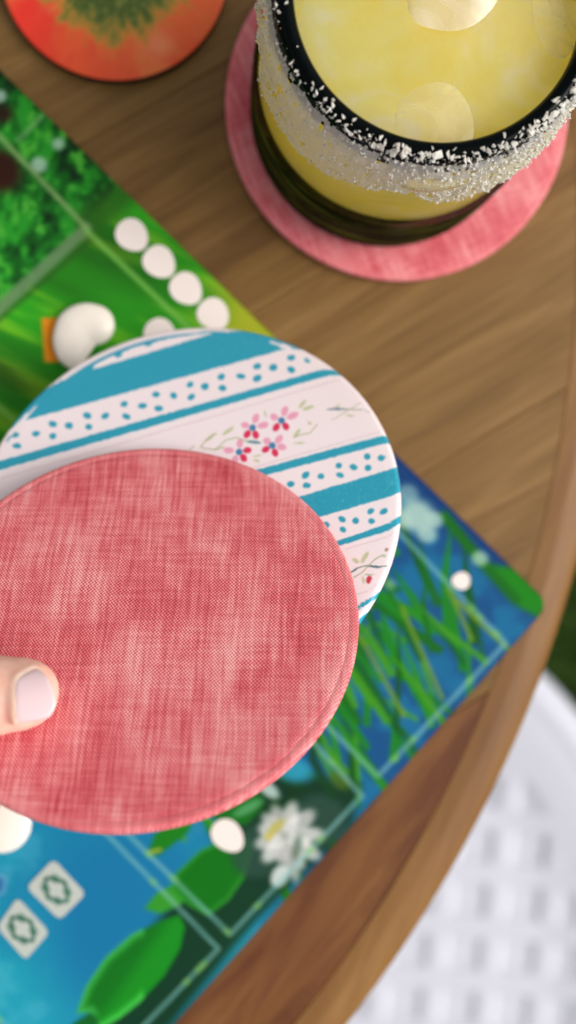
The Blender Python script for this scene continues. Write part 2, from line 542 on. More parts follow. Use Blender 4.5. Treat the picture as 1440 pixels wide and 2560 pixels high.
# ---------------------------------------------------------------- printed game board
BT = 0.003
corner = np.array([0.0999, -0.0374])
ud = np.array([-math.cos(R_(43.77)), math.sin(R_(43.77))])
vd = np.array([-math.cos(R_(47.8)), -math.sin(R_(47.8))])
LU, LV = 0.31, 0.26
st = 0.00062
nu, nv = int(LU / st), int(LV / st)
uu, vv = np.meshgrid(np.linspace(0, LU, nu), np.linspace(0, LV, nv), indexing='ij')
rc = 0.0045
def roundc(u, v):
    for cu, cv, su, sv in ((rc, rc, -1, -1), (rc, LV - rc, -1, 1), (LU - rc, rc, 1, -1), (LU - rc, LV - rc, 1, 1)):
        du, dv = (u - cu) * su, (v - cv) * sv
        q = (du > 0) & (dv > 0); r = np.hypot(du, dv); k = np.where(q & (r > rc), rc / np.maximum(r, 1e-9), 1)
        u = np.where(q, cu + (u - cu) * k, u); v = np.where(q, cv + (v - cv) * k, v)
    return u, v
uu, vv = roundc(uu, vv)
Pxy = corner + uu[..., None] * ud + vv[..., None] * vd
P = np.concatenate([Pxy.reshape(-1, 2), np.full((nu * nv, 1), BT)], 1)
px = to_px(P); X, Y = px[:, 0], px[:, 1]
U, Vv = uu.ravel(), vv.ravel()
pt = Paint(X, Y, (20, 122, 158))
# wetland
n1 = fbm(U * 28, Vv * 28, 3); n2 = fbm(U * 90, Vv * 90, 5)
pt.mix(sstep(0.30, 0.62, n1), (26, 146, 168))
pt.mix(sstep(0.55, 0.75, n2) * 0.35, (92, 172, 192))
pt.mix(sstep(0.06, 0.0, U) * 0.0, (0, 0, 0))
pt.mix((1 - sstep(0.03, 0.075, Vv)) * (0.35 + 0.5 * sstep(0.4, 0.6, n1)), (14, 90, 138))
pt.mix(1 - sstep(150, 420, np.hypot((X - 330) / .8, Y - 2290)), (16, 110, 154))
# meadow
mead = sstep(0.098, 0.112, U) * (1 - sstep(0.176, 0.178, U))
str_ = fbm(U * 30 + 8 * Vv, Vv * 260 - U * 90, 11, 3)
str2 = fbm(U * 18, Vv * 70 - U * 24, 13, 3)
gcol = np.array([40, 138, 24])[None] * (0.56 + 0.75 * str2[:, None]) + np.array([60, 34, 8])[None] * (sstep(0.45, 0.8, str_)[:, None])
m = mead[:, None]; pt.C = pt.C * (1 - m) + gcol * m
pt.mix(mead * sstep(0.30, 0.10, str2) * 0.6, (22, 62, 10))
pt.mix(mead * (1 - sstep(20, 190, np.hypot(X - 640, (Y - 800) * .8))) * .9, (168, 168, 36))
pt.mix(mead * (1 - sstep(10, 130, np.hypot((X - 585) * .7, Y - 905))) * .7, (150, 150, 30))
# forest
forest = sstep(0.1735, 0.1755, U)
l1 = fbm(X / 62, Y / 62, 21, 2); l2 = fbm(X / 20, Y / 26, 23, 3)
fc_ = np.array([16, 86, 22])[None] * np.ones((len(X), 1))
fcm = sstep(0.42, 0.62, l2 * .6 + l1 * .4)[:, None]
fc_ = fc_ * (1 - fcm) + np.array([36, 140, 36]) * fcm
fh = sstep(0.60, 0.75, l2)[:, None] * 0.6; fc_ = fc_ * (1 - fh) + np.array([96, 180, 60]) * fh
fd = sstep(0.45, 0.30, l2 * .55 + l1 * .45)[:, None]; fc_ = fc_ * (1 - fd) + np.array([8, 42, 14]) * fd
fm = forest[:, None]; pt.C = pt.C * (1 - fm) + fc_ * fm
pt.ell((-5, 425), 62, 52, 0.6, (46, 20, 10), 40)
pt.ell((6, 285), 26, 22, 0, (40, 26, 14), 26)
for c_, r_ in (((146, 360), 15), ((97, 412), 20), ((0, 240), 16)):
    pt.ell(c_, r_, r_, 0, (166, 196, 178), 14, .8)
pt.line([(45, 350), (105, 290)], 12, (120, 168, 110), 10, .6)
pt.line([(222, 548), (300, 490)], 70, (40, 92, 22), 50, .8)
pt.line([(-60, 825), (215, 572)], 30, (98, 128, 88), 12, .9)
pt.line([(-60, 850), (235, 592)], 12, (44, 74, 30), 12, .6)
# frame line across forest and meadow
pt.line([(-80, 258), (215, 568)], 12, (124, 158, 96), 8, .85)
pt.line([(215, 575), (560, 905), (760, 1100)], 13, (112, 172, 74), 8, .85)
pt.line([(-20, 1000), (60, 1075)], 12, (110, 170, 80), 8, .8)
# orange square behind the white token
pt.poly([(104, 795), (175, 795), (222, 860), (220, 905), (112, 905)], (226, 138, 28), 8)
# ---- right corner of the wetland: dark water, blossom, reeds
reg = (1 - sstep(0.095, 0.11, U)) * (1 - sstep(0.10, 0.125, Vv))
pt.mix(reg * 0.8, (14, 64, 118))
pt.mix(reg * sstep(0.45, 0.68, fbm(X / 90, Y / 90, 31, 3)) * .85, (20, 104, 146))
pt.mix((1 - sstep(0.0, 0.011, Vv)) * (1 - sstep(.1, .11, U)) * .85, (12, 52, 106))
rr = random.Random(4)
greens = [(14, 96, 14), (20, 122, 16), (8, 76, 10), (34, 130, 22), (16, 108, 26), (60, 140, 24), (10, 84, 40)]
for k in range(240):
    u0, v0 = rr.uniform(-0.004, 0.10), rr.uniform(0.02, 0.125)
    b0 = corner + u0 * ud + v0 * vd
    q = to_px([(b0[0], b0[1], BT)])[0]
    ln = rr.uniform(120, 330); a = R_(rr.choice([rr.uniform(108, 128), rr.uniform(118, 150), rr.uniform(85, 110)]))
    tip = (q[0] + ln * math.cos(a), q[1] - ln * math.sin(a))
    wd = rr.uniform(8, 24); nx, ny = math.sin(a) * wd / 2, math.cos(a) * wd / 2
    md_ = ((q[0] * .5 + tip[0] * .5) + rr.uniform(-14, 14), (q[1] * .5 + tip[1] * .5))
    pt.poly([(q[0] - nx, q[1] - ny), (md_[0] - nx, md_[1] - ny), tip, (md_[0] + nx, md_[1] + ny), (q[0] + nx, q[1] + ny)], rr.choice(greens), 6, .92)
for a_, b_ in (((1105, 1745), (1005, 1520)), ((1290, 1640), (1140, 1500)), ((1180, 1600), (1120, 1470)), ((1010, 1790), (900, 1590))):
    pt.line([a_, b_], 10, (112, 146, 28), 7, .85)
pt.poly([(1290, 1420), (1368, 1500), (1350, 1545), (1300, 1520), (1250, 1450), (1210, 1410)], (22, 120, 14), 22)
pt.line([(1110, 1290), (1200, 1400), (1290, 1500)], 26, (16, 98, 18), 16)
for c_, r_, q_ in (((1042, 1290), 44, .9), ((1020, 1235), 26, .55), ((1068, 1335), 24, .8), ((1085, 1300), 22, .8), ((1010, 1300), 22, .7), ((1200, 1396), 20, .75), ((975, 1460), 14, .5)):
    pt.ell(c_, r_, r_ * .9, .4, (166, 196, 184), r_ * .8, q_)
# ---- lily pads, lotus
dark = (6, 44, 16)
pt.poly([(250, 2560), (300, 2440), (440, 2240), (560, 2110), (640, 1960), (720, 1930), (900, 1960), (880, 2060), (640, 2300), (400, 2600), (250, 2640)], dark, 40, .9)
pt.poly([(190, 2535), (215, 2465), (262, 2395), (330, 2335), (400, 2302), (448, 2288), (462, 2318), (450, 2372), (410, 2440), (350, 2505), (300, 2545), (240, 2580), (226, 2530)],
        lambda x, y, d: np.array([8, 104, 20])[None] + np.array([46, 56, 42])[None] * sstep(26, 2, d)[:, None] * (x < 360)[:, None] + np.array([8, 26, 4])[None] * sstep(0, 60, x - 300 - (y - 2430) * -.7)[:, None], 7)
pt.poly([(226, 2530), (245, 2545), (250, 2640), (190, 2640), (180, 2560)], (10, 90, 30), 10)
pt.poly([(360, 2272), (392, 2232), (452, 2200), (490, 2228), (450, 2262), (400, 2285)], (46, 140, 36), 10)
pt.poly([(440, 2182), (500, 2125), (560, 2098), (618, 2092), (632, 2130), (610, 2195), (572, 2250), (520, 2290), (470, 2262), (430, 2222)],
        lambda x, y, d: np.array([8, 104, 14])[None] + np.array([30, 30, 20])[None] * sstep(16, 2, d)[:, None], 8)
pt.poly([(370, 2128), (388, 2082), (440, 2052), (482, 2050), (470, 2082), (425, 2118), (392, 2142)], (20, 116, 20), 8)
pt.line([(372, 2132), (400, 2124)], 9, (140, 160, 60), 6)
pt.poly([(520, 2030), (560, 1985), (640, 1970), (660, 2010), (620, 2060), (560, 2070)], (14, 100, 22), 12)
pt.ell((620, 2020), 42, 12, -.5, (96, 160, 110), 10, .7)
pt.ell((735, 1925), 46, 30, .2, (40, 146, 176), 30, .9)
pt.ell((670, 1972), 34, 16, .7, (186, 204, 200), 12, .85)
pt.ell((640, 1955), 20, 10, .3, (186, 204, 190), 10, .7)
pt.line([(640, 2130), (800, 2050)], 130, (40, 70, 60), 30, .8)
for ang_, ln, rx, sh in ((160, 52, 22, 214), (195, 58, 20, 206), (228, 60, 20, 222), (262, 50, 19, 196), (300, 66, 21, 220), (330, 78, 20, 208), (5, 74, 19, 214), (40, 72, 22, 196), (75, 66, 20, 206), (110, 62, 18, 182), (135, 58, 18, 200), (285, 84, 18, 188), (345, 52, 16, 230), (60, 46, 15, 226), (215, 36, 14, 226)):
    a = R_(ang_)
    c_ = (712 + math.cos(a) * ln * .72, 2092 - math.sin(a) * ln * .78)
    pt.ell(c_, ln * .60, rx * .95, -a, (sh * .95, sh * .95, sh * .93), 14, .85)
    pt.line([(712, 2092), c_], 4, (120, 126, 116), 5, .45)
pt.ell((742, 2120), 12, 34, .2, (70, 96, 76), 12, .7)
pt.ell((690, 2068), 27, 12, -.75, (176, 166, 70), 12, .8)
pt.ell((672, 2092), 12, 8, -.6, (190, 174, 60), 9, .8)
pt.ell((700, 2190), 20, 30, .5, (206, 212, 210), 10, .9)
pt.line([(790, 1800), (782, 1900), (830, 1990)], 20, (8, 60, 26), 12, .9)
pt.ell((850, 1950), 30, 20, .8, (70, 100, 20), 20, .8)
# ---- pale frame lines
fl = (126, 178, 176)
def fline(pts, a=.62, wd=11):
    pt.line(pts, wd, fl, 7, a)
    for (x0, y0), (x1, y1) in zip(pts[:-1], pts[1:]):
        for k in range(int(math.hypot(x1 - x0, y1 - y0) / 26)):
            if rr.random() < .22:
                t = rr.random(); pt.ell((x0 + (x1 - x0) * t, y0 + (y1 - y0) * t), 11, 7, math.atan2(y1 - y0, x1 - x0), (128, 190, 72), 9, .5)
fline([(905, 1240), (1010, 1345), (1264, 1608), (945, 1940), (700, 1700)])
fline([(700, 1765), (905, 1990), (575, 2336), (300, 2066), (200, 1960)])
fline([(180, 1985), (262, 2080), (546, 2372), (340, 2585)], .6)
fline([(-60, 2500), (70, 2610)], .45)
pt.line([(-40, 2172), (14, 2195), (10, 2230), (-40, 2250)], 8, (110, 150, 186), 6, .7)
pt.poly([(-60, 2180), (8, 2198), (4, 2226), (-60, 2245)], (40, 96, 156), 8)
pt.line([(1320, 1640), (430, 2640)], 18, (12, 92, 20), 14, .5)
pt.line([(960, 2010), (420, 2620)], 44, (10, 74, 18), 20, .85)
# assemble
quad = (np.arange(nu - 1)[:, None] * nv + np.arange(nv - 1)[None]).ravel()
Q = np.stack([quad, quad + nv, quad + nv + 1, quad + 1], 1)
ring = np.concatenate([np.arange(nu) * nv, (nu - 1) * nv + np.arange(1, nv), (np.arange(nu - 1)[::-1]) * nv + nv - 1, np.arange(1, nv - 1)[::-1]])
rim_low = P[ring].copy(); rim_low[:, 2] = 0.0004
P2 = np.concatenate([P, rim_low]); C2 = np.concatenate([pt.C, pt.C[ring] * .9])
nr = len(ring); k = np.arange(nr)
S = np.stack([ring, ring[(k + 1) % nr], len(P) + (k + 1) % nr, len(P) + k], 1)
bbase = (corner[0] + ud[0] * LU / 2 + vd[0] * LV / 2, corner[1] + ud[1] * LU / 2 + vd[1] * LV / 2, 0.0004)
board = fast_mesh('game_board', P2, np.concatenate([Q, S]), M_BOARD, base=bbase, colors=C2, smooth=False)
tag(board, 'flat game board printed with green forest, meadow and blue lily pond, lying on the table', 'game board')

def flat_symbol(name, outline, mat, parent=None, z=BT, th=0.00022, base=bbase):
    q = at(outline, z)
    n = len(q)
    top = q.copy(); top[:, 2] = z + th; bot = q.copy(); bot[:, 2] = z + 0.00004
    F = [tuple(range(n))[::-1], tuple(range(n, 2 * n))] + [(i, (i + 1) % n, n + (i + 1) % n, n + i) for i in range(n)]
    return mesh(name, np.concatenate([top, bot]), F, mat, parent if parent is not None else board, base, smooth=False)

def egg_outline(c, a, b, ang, n=40):
    t = np.linspace(0, 2 * np.pi, n, endpoint=False)
    x = a * np.cos(t); y = b * np.sin(t) * (1 + 0.16 * np.cos(t))
    ca, sa = math.cos(ang), math.sin(ang)
    return np.stack([c[0] + x * ca - y * sa, c[1] + x * sa + y * ca], 1)
for c_, a_, b_, g_ in (((331, 589), 44, 38, 3.95), ((399, 656), 44, 38, 3.95), ((466, 723), 44, 38, 3.95), ((534, 786), 42, 38, 3.95), ((402, 838), 44, 38, 3.95), ((570, 2090), 46, 36, 3.95), ((1152, 1452), 23, 22, 0)):
    flat_symbol('egg_symbol', egg_outline(c_, a_, b_, g_), M_SYMBOL)

def round_quad(cs, r=0.16, n=6):
    cs = np.array(cs, float); out = []
    for i in range(4):
        p, a, b_ = cs[i], cs[i - 1], cs[(i + 1) % 4]
        p0, p1 = p + (a - p) * r, p + (b_ - p) * r
        for t in np.linspace(0, 1, n):
            out.append((1 - t) ** 2 * p0 + 2 * t * (1 - t) * p + t * t * p1)
    return np.array(out)[::-1]
for cs in ([(66, 2218), (134, 2147), (215, 2234), (149, 2300)], [(-8, 2318), (44, 2243), (124, 2330), (64, 2400)]):
    card = flat_symbol('card_symbol', round_quad(cs), M_CARD)
    cc = np.mean(cs, 0); ang = math.atan2(cs[2][1] - cs[1][1], cs[2][0] - cs[1][0])
    ca, sa = math.cos(ang), math.sin(ang)
    t = np.linspace(0, 2 * np.pi, 48, endpoint=False)
    wob = 1 + 0.07 * np.cos(8 * t)
    ring_o = np.stack([cc[0] + 41 * wob * np.cos(t) * ca - 31 * wob * np.sin(t) * sa, cc[1] + 41 * wob * np.cos(t) * sa + 31 * wob * np.sin(t) * ca], 1)
    flat_symbol('ornament', ring_o, M_CARD_IN, card, BT + 0.0003, 0.0001)
    wob = 1 + 0.22 * np.cos(4 * t)
    inn = np.stack([cc[0] + 26 * wob * np.cos(t) * ca - 17 * wob * np.sin(t) * sa, cc[1] + 26 * wob * np.cos(t) * sa + 17 * wob * np.sin(t) * ca], 1)
    flat_symbol('ornament', inn, M_CARD, card, BT + 0.00045, 0.0001)

# white comma-shaped token
def catmull(P, n=8, closed=True):
    P = np.array(P, float); N = len(P); out = []
    for i in range(N if closed else N - 1):
        p0, p1, p2, p3 = (P[(i - 1) % N], P[i], P[(i + 1) % N], P[(i + 2) % N]) if closed else (P[max(i - 1, 0)], P[i], P[i + 1], P[min(i + 2, N - 1)])
        for t in np.arange(n) / n:
            out.append(.5 * (2 * p1 + (p2 - p0) * t + (2 * p0 - 5 * p1 + 4 * p2 - p3) * t * t + (3 * p1 - p0 - 3 * p2 + p3) * t ** 3))
    if not closed: out.append(P[-1])
    return np.array(out)
spine = catmull([(236, 812), (214, 812), (196, 824), (184, 850), (180, 876), (187, 905)], 7, False)
srad = np.interp(np.linspace(0, 1, len(spine)), [0, .18, .4, .6, .8, 1], [50, 54, 57, 52, 41, 20])
mball = []
tok_v, tok_f = [], []
bm = bmesh.new()
for (x, y), r in zip(spine, srad):
    q = at([(x, y)], BT + 0.0022)[0]; rr_ = r * (CAM_H - BT) / F_PX
    bmesh.ops.create_icosphere(bm, subdivisions=3, radius=1.0, matrix=Matrix.Translation(Vector(q)) @ Matrix.Diagonal((rr_, rr_, min(rr_ * .6, .0024), 1)))
tbase = at([(205, 840)], BT)[0]
bmesh.ops.translate(bm, verts=bm.verts, vec=-Vector(tbase))
def bm_obj(name, bm, mat, base=None, parent=None, voxel=None, smooth_it=0):
    me = bpy.data.meshes.new(name); bm.to_mesh(me); bm.free()
    o = bpy.data.objects.new(name, me); COL.objects.link(o)
    if voxel:
        md = o.modifiers.new('r', 'REMESH'); md.mode = 'VOXEL'; md.voxel_size = voxel
        if smooth_it:
            s_ = o.modifiers.new('s', 'SMOOTH'); s_.iterations = smooth_it; s_.factor = 0.5
        dg = bpy.context.evaluated_depsgraph_get()
        me2 = bpy.data.meshes.new_from_object(o.evaluated_get(dg))
        o.modifiers.clear(); o.data = me2; bpy.data.meshes.remove(me); me = me2; me.name = name
    me.materials.clear(); me.materials.append(mat); me.shade_smooth()
    if parent is not None: o.parent = parent
    elif base is not None: o.location = (base[0], base[1], base[2] + Z0)
    return o
tok = bm_obj('game_token', bm, M_TOKEN, tbase, voxel=0.0003, smooth_it=6)
tag(tok, 'glossy white comma shaped token lying over an orange square on the board', 'game token')

bm = bmesh.new()
for (x, y), r in zip([(-70, 2030), (-45, 2040), (-20, 2050), (2, 2058)], [66, 71, 74, 76]):
    q = at([(x, y)], BT + 0.0022)[0]; rr_ = r * (CAM_H - BT) / F_PX
    bmesh.ops.create_icosphere(bm, subdivisions=3, radius=1.0, matrix=Matrix.Translation(Vector(q)) @ Matrix.Diagonal((rr_, rr_, .0024, 1)))
tbase = at([(-30, 2045)], BT)[0]
bmesh.ops.translate(bm, verts=bm.verts, vec=-Vector(tbase))
tok = bm_obj('game_token', bm, M_TOKEN, tbase, voxel=0.0003, smooth_it=6)
tag(tok, 'cream rounded token on the blue pond print, half hidden by the held pink coaster', 'game token')

# ---------------------------------------------------------------- coasters
def coaster_rings(R, th, groove=True):
    top = [(r, 0.0) for r in np.linspace(0.0, R - 0.0040, 40)][1:]
    lip = [(R - 0.0030, -0.00003), (R - 0.0025, -0.00012), (R - 0.0022, -0.00020), (R - 0.0019, -0.00013), (R - 0.0014, -0.00010), (R - 0.0009, -0.00016)] if groove else [(R - 0.003, -0.00004), (R - 0.002, -0.00014), (R - 0.0013, -0.0003)]
    return top, lip

def linen_coaster(name, label, matw, rim_sparkle=False):
    R, th = 0.05, 0.0030
    e = empty(name, None, label, 'coaster', mat=matw)
    top, lip = coaster_rings(R, th)
    prof = [(0.00001, 0.0)] + top + lip[:3]
    v, f = lathe(prof, 160)
    mesh('fabric_face', v, f, M_LINEN, e)
    prof = [lip[2]] + lip[3:] + [(R - 0.0004, -0.00028), (R - 0.00008, -0.0007), (R, -0.0016), (R - 0.0002, -0.0023), (R - 0.0008, -0.0028), (R - 0.0022, -th)]
    v, f = lathe(prof, 160)
    mesh('rim', v, f, M_LINEN_RIM, e)
    v, f = lathe([(R - 0.0022, -th + 0.0004), (R - 0.0022, -th), (0.00001, -th)], 120)
    mesh('backing', v, f, M_CORK, e)
    return e

def frame_from(c, n, yhint=(0, 1, 0)):
    n = Vector(n).normalized(); y = Vector(yhint); y = (y - n * y.dot(n)).normalized(); x = y.cross(n)
    m = Matrix((x, y, n)).transposed().to_4x4()
    m.translation = Vector((c[0], c[1], c[2] + Z0))
    return m
FC = np.array([-0.0168, -0.0312, 0.0747]); FN = np.array([-0.1003, 0.8011, 1.0]); FN /= np.linalg.norm(FN)
RC = np.array([-0.0070, -0.0066, 0.0488]); RN = np.array([-0.19, 0.5414, 1.0]); RN /= np.linalg.norm(RN); RR = 0.0539
linen_coaster('round_coaster', 'pink woven linen coaster held up in front by the thumb', frame_from(FC, FN))
linen_coaster('round_coaster', 'pink fabric coaster lying on the table under the drink glass', Matrix.Translation((0.0542, 0.1072, Z0 + 0.0040)) @ Matrix.Rotation(R_(25), 4, 'Z'))

# striped coaster behind: printed per vertex
th = 0.0026
radii = np.concatenate([np.linspace(0.0004, RR - 0.003, 210), RR - np.array([0.0026, 0.0020, 0.0014, 0.0010, 0.0007, 0.0005, 0.0003, 0.0001, 0.0])])
zz = np.concatenate([np.zeros(210), -np.array([0.00002, 0.00003, 0.00005, 0.00010, 0.00020, 0.00032, 0.0006, 0.0010, 0.0016])])
radii = np.append(radii, [RR - 0.0003, RR - 0.0015]); zz = np.append(zz, [-0.0023, -th])
SEG = 1150
v, f = lathe(list(zip(radii, zz)), SEG)
MR = frame_from(RC, RN)
Wp = v @ np.array(MR.to_3x3()).T + RC
# print is laid out on the flat of the disc, then folds over the rim
flat = v.copy(); flat[:, 2] = 0
rho = np.hypot(v[:, 0], v[:, 1]); fold = np.maximum(rho - (RR - 0.0026), 0) + np.maximum(-v[:, 2] - 0.0002, 0)
flat[:, :2] *= ((rho + fold * 1.0) / np.maximum(rho, 1e-9))[:, None]
pxr = to_px(flat @ np.array(MR.to_3x3()).T + RC)
X, Y = pxr[:, 0], pxr[:, 1]
wn = (fbm(X / 9, Y / 9, 41, 2) - .5) * 3.0
pr = Paint(X, Y + wn, (248, 232, 234))
WH = (248, 232, 234); BL = (36, 158, 184)
def band(lo0, lo1, up0, up1, col=BL):
    """stripe between a lower and an upper straight line, running right across the cloth"""
    def yl(p, q): return p[1] + (X - p[0]) * (q[1] - p[1]) / (q[0] - p[0])
    s1 = yl(up0, up1); s2 = yl(lo0, lo1); yy = pr.Y
    pr.mix(sstep(-1.5, 1.5, yy - s1) * sstep(-1.5, 1.5, s2 - yy), col)
band((67, 1050), (715, 872), (225, 925), (525, 835))
pr.poly([(225, 925), (525, 835), (545, 826), (560, 800), (300, 800), (150, 900), (180, 935)], WH, 3)
pr.line([(150, 968), (205, 926), (262, 893), (340, 862), (440, 838), (560, 823)], 9, BL, 3)
pr.poly([(150, 968), (240, 904), (232, 924), (180, 960)], BL, 3)
pr.poly([(669, 849), (706, 872), (740, 872), (790, 900), (720, 850)], WH, 3)
pr.poly([(62, 1054), (94, 1012), (40, 1044), (10, 1080), (20, 1100)], WH, 3)
band((0, 1175), (838, 934), (0, 1152), (815, 921))
band((669, 1187), (967, 1107), (669, 1167), (962, 1087))
band((807, 1290), (998, 1235), (760, 1238), (991, 1169))
band((858, 1362), (989, 1321), (847, 1351), (989, 1302))
band((858, 1540), (960, 1512), (858, 1524), (960, 1496))
band((858, 1640), (960, 1612), (858, 1570), (960, 1542))
PK = (226, 196, 202)
for p, q in (((0, 1197), (860, 945)), ((420, 1230), (960, 1076)), ((864, 1373), (1000, 1333)), ((840, 1500), (960, 1466))):
    pr.line([p, q], 2.6, PK, 2, .8)
dots = [(17,1095),(37,1087),(42,1115),(90,1084),(132,1060),(132,1090),(172,1064),(218,1039),(222,1067),(263,1040),(310,1010),(316,1041),(356,1015),(390,986),(397,1021),(434,989),(475,962),(478,992),(512,966),(553,942),(556,970),(602,941),(643,916),(643,946),(683,919),(728,894),(728,924),(769,899),
        (727,1210),(764,1188),(767,1214),(802,1191),(847,1164),(850,1188),(884,1168),(918,1142),(920,1170),(953,1145),
        (855,1298),(857,1324),(889,1302),(927,1278),(929,1303),(959,1279),(372,858),(296,886),
        (690,1236),(652,1247),(648,1222),(610,1260),(815,1312),(770,1322),(772,1349)]
rq = random.Random(9)
for c_ in dots:
    r_ = 8.2 if c_[1] > 1130 else 8.8
    pr.ell(c_, r_ * rq.uniform(.95, 1.3), r_ * rq.uniform(.8, 1.0), rq.uniform(-.7, .7), BL, 3)
PI_, RD, CB = (240, 164, 190), (222, 44, 88), (66, 128, 172)
def z7(x, y): return (440 + x / 3.79, 980 + y / 3.79)
def petal(c, p, col, wd=10.0):
    cx, cy = z7(*c); pxp, pyp = z7(*p)
    a = math.atan2(pyp - cy, pxp - cx); d = math.hypot(pxp - cx, pyp - cy)
    pr.ell((pxp, pyp), max(10.5, d * .52), wd * .82, a, col, 3)
for c, pk, rd in (((725, 340), [(655, 315), (755, 250), (825, 315)], [(675, 400), (755, 405)]),
                  ((1000, 270), [(930, 238), (1030, 180), (1105, 225)], [(950, 335), (1040, 325)]),
                  ((597, 567), [(605, 487), (500, 552), (560, 640)], [(675, 553), (640, 625)]),
                  ((912, 508), [(862, 465), (975, 448), (1000, 520)], [(850, 545), (938, 575)])):
    for p in pk: petal(c, p, PI_)
    for p in rd: petal(c, p, RD)
    pr.ell(z7(*c), 8.4, 8.4, 0, CB, 3)
GRN, OLV = (196, 198, 152), (176, 180, 140)
def leaf(a, b, wd, col=GRN, al=.9):
    (x0, y0), (x1, y1) = a, b
    pr.ell(((x0 + x1) / 2, (y0 + y1) / 2), math.hypot(x1 - x0, y1 - y0) / 2, wd / 2, math.atan2(y1 - y0, x1 - x0), col, 2.4, al)
for a, b, w_ in (((440, 405), (550, 330), 9), ((275, 475), (370, 390), 8), ((1165, 150), (1230, 75), 9), ((1200, 165), (1310, 135), 9), ((1115, 430), (1175, 355), 10), ((1118, 478), (1220, 486), 5), ((1250, 280), (1285, 305), 7), ((735, 612), (812, 598), 5), ((735, 645), (795, 660), 6), ((840, 175), (852, 240), 5), ((650, 455), (740, 478), 3)):
    leaf(z7(*a), z7(*b), w_)
for pts, col, w_ in (([(230, 525), (285, 455), (380, 395)], OLV, 3), ([(250, 530), (370, 545), (450, 520)], OLV, 3.5), ([(370, 545), (470, 460), (570, 430), (650, 460), (700, 470)], OLV, 3), ([(1115, 430), (1180, 405), (1270, 390), (1335, 310)], OLV, 3), ([(120, 560), (170, 510)], OLV, 2.6)):
    pr.line([z7(*p) for p in pts], w_, col, 2, .85)
leaf(z7(680, 470), z7(805, 480), 8, (84, 136, 150))
def z8(x, y): return (800 + x / 3.936, 950 + y / 3.936)
pr.line([z8(*p) for p in ((75, 290), (160, 278), (260, 285), (330, 292), (540, 290))], 3.2, (170, 170, 150), 2, .85)
leaf(z8(78, 290), z8(262, 284), 5, (92, 122, 140))
pr.line([z8(*p) for p in ((120, 390), (290, 290), (440, 200))], 2.8, OLV, 2, .75)
leaf(z8(250, 345), z8(340, 358), 5); leaf(z8(150, 275), z8(198, 242), 4)
leaf(z8(320, 1755), z8(380, 1800), 11); leaf(z8(405, 1800), z8(475, 1690), 11)
pr.line([z8(*p) for p in ((300, 1895), (370, 1850), (450, 1826), (600, 1845), (760, 1850))], 3.4, (120, 140, 120), 2, .9)
leaf(z8(465, 1826), z8(640, 1846), 6.5, (52, 104, 112)); leaf(z8(305, 1892), z8(372, 1848), 5, (64, 112, 118))
pr.line([z8(*p) for p in ((330, 1945), (430, 1880), (520, 1780), (620, 1720), (720, 1650))], 3.2, OLV, 2, .9)
pr.ell(z8(482, 1965), 6.8, 10.5, .25, (206, 52, 70), 3); leaf(z8(440, 1915), z8(525, 1915), 4, OLV); leaf(z8(420, 1930), z8(432, 2000), 7)
pr.ell(z8(690, 1675), 5, 5, 0, (150, 80, 66), 3); leaf(z8(610, 1735), z8(700, 1740), 8, (176, 198, 160))
# worn, woven look of the blue ink
wv = fbm(X / 2.6, Y / 5.0, 51, 2)
isb = 1 - np.clip(np.abs(pr.C - np.array(BL)).sum(1) / 60, 0, 1)
pr.mix(isb * sstep(.62, .85, wv) * .45 * sstep(300, 800, X), (120, 196, 210))
pr.mix(isb * sstep(.40, .15, wv) * .3, (24, 140, 168))
striped = empty('round_coaster', None, 'white coaster with turquoise stripes, dots and small flowers, behind the held pink one', 'coaster', mat=MR)
fast_mesh('printed_face', v, f, M_PRINT, striped, colors=pr.C)
vb, fb = lathe([(RR - 0.0015, -th + 0.0003), (RR - 0.0015, -th), (0.00001, -th)], 120)
mesh('backing', vb, fb, M_CORK, striped)

# red fruit-print coaster, upper left
cx, cy = -0.0271, 0.1448; RR2 = 0.0322
radii = np.concatenate([np.linspace(0.0003, RR2 - 0.0006, 90), [RR2 - 0.0003, RR2]])
zz = np.concatenate([np.full(90, 0.0046), [0.0045, 0.0042]])
v, f = lathe(list(zip(radii, zz)), 420)
q = to_px(v + [cx, cy, 0]); X, Y = q[:, 0], q[:, 1]
th_ = np.arctan2(v[:, 1], v[:, 0]); rn = np.hypot(v[:, 0], v[:, 1]) / RR2
pc = Paint(X, Y, (232, 84, 44))
pc.mix(sstep(.3, .7, fbm(th_ * 3 + 20, rn * 2, 61, 3)), (226, 58, 38))
pc.mix(sstep(.45, .75, fbm(th_ * 4 + 9, rn * 3, 65, 3)) * .8, (228, 128, 70))
pc.mix(sstep(60, 330, X) * .55, (224, 112, 56))
pc.mix((1 - sstep(10, 90, np.hypot(X - 70, Y - 40))) * .8, (236, 52, 40))
pc.mix((1 - sstep(4, 60, np.hypot(X - 395, Y - 110))) * .6, (232, 150, 110))
edge = .64 + (fbm(th_ * 9 + 40, rn * 3 + 1, 67, 4) - .5) * .30 + (fbm(X / 16, Y / 16, 73, 3) - .5) * .20
pc.mix(1 - sstep(-.06, .16, rn - edge), (196, 134, 52))
pc.mix(1 - sstep(-.16, .06, rn - edge), (112, 116, 46))
pc.mix((1 - sstep(-.2, -.06, rn - edge)) * (.55 + .45 * fbm(X / 14, Y / 14, 69, 3)), (62, 84, 30))
pc.mix((1 - sstep(-.25, -.05, rn - edge)) * sstep(.58, .75, fbm(X / 12, Y / 12, 71, 2)) * .5, (150, 150, 80))
red = empty('round_coaster', (cx, cy, 0), 'small red and orange coaster with fuzzy green centre and dark edge', 'coaster')
fast_mesh('printed_face', v, f, vcol_mat('red_print', 0.5, 0.25, 0, 900, 0.06), red, colors=pc.C)
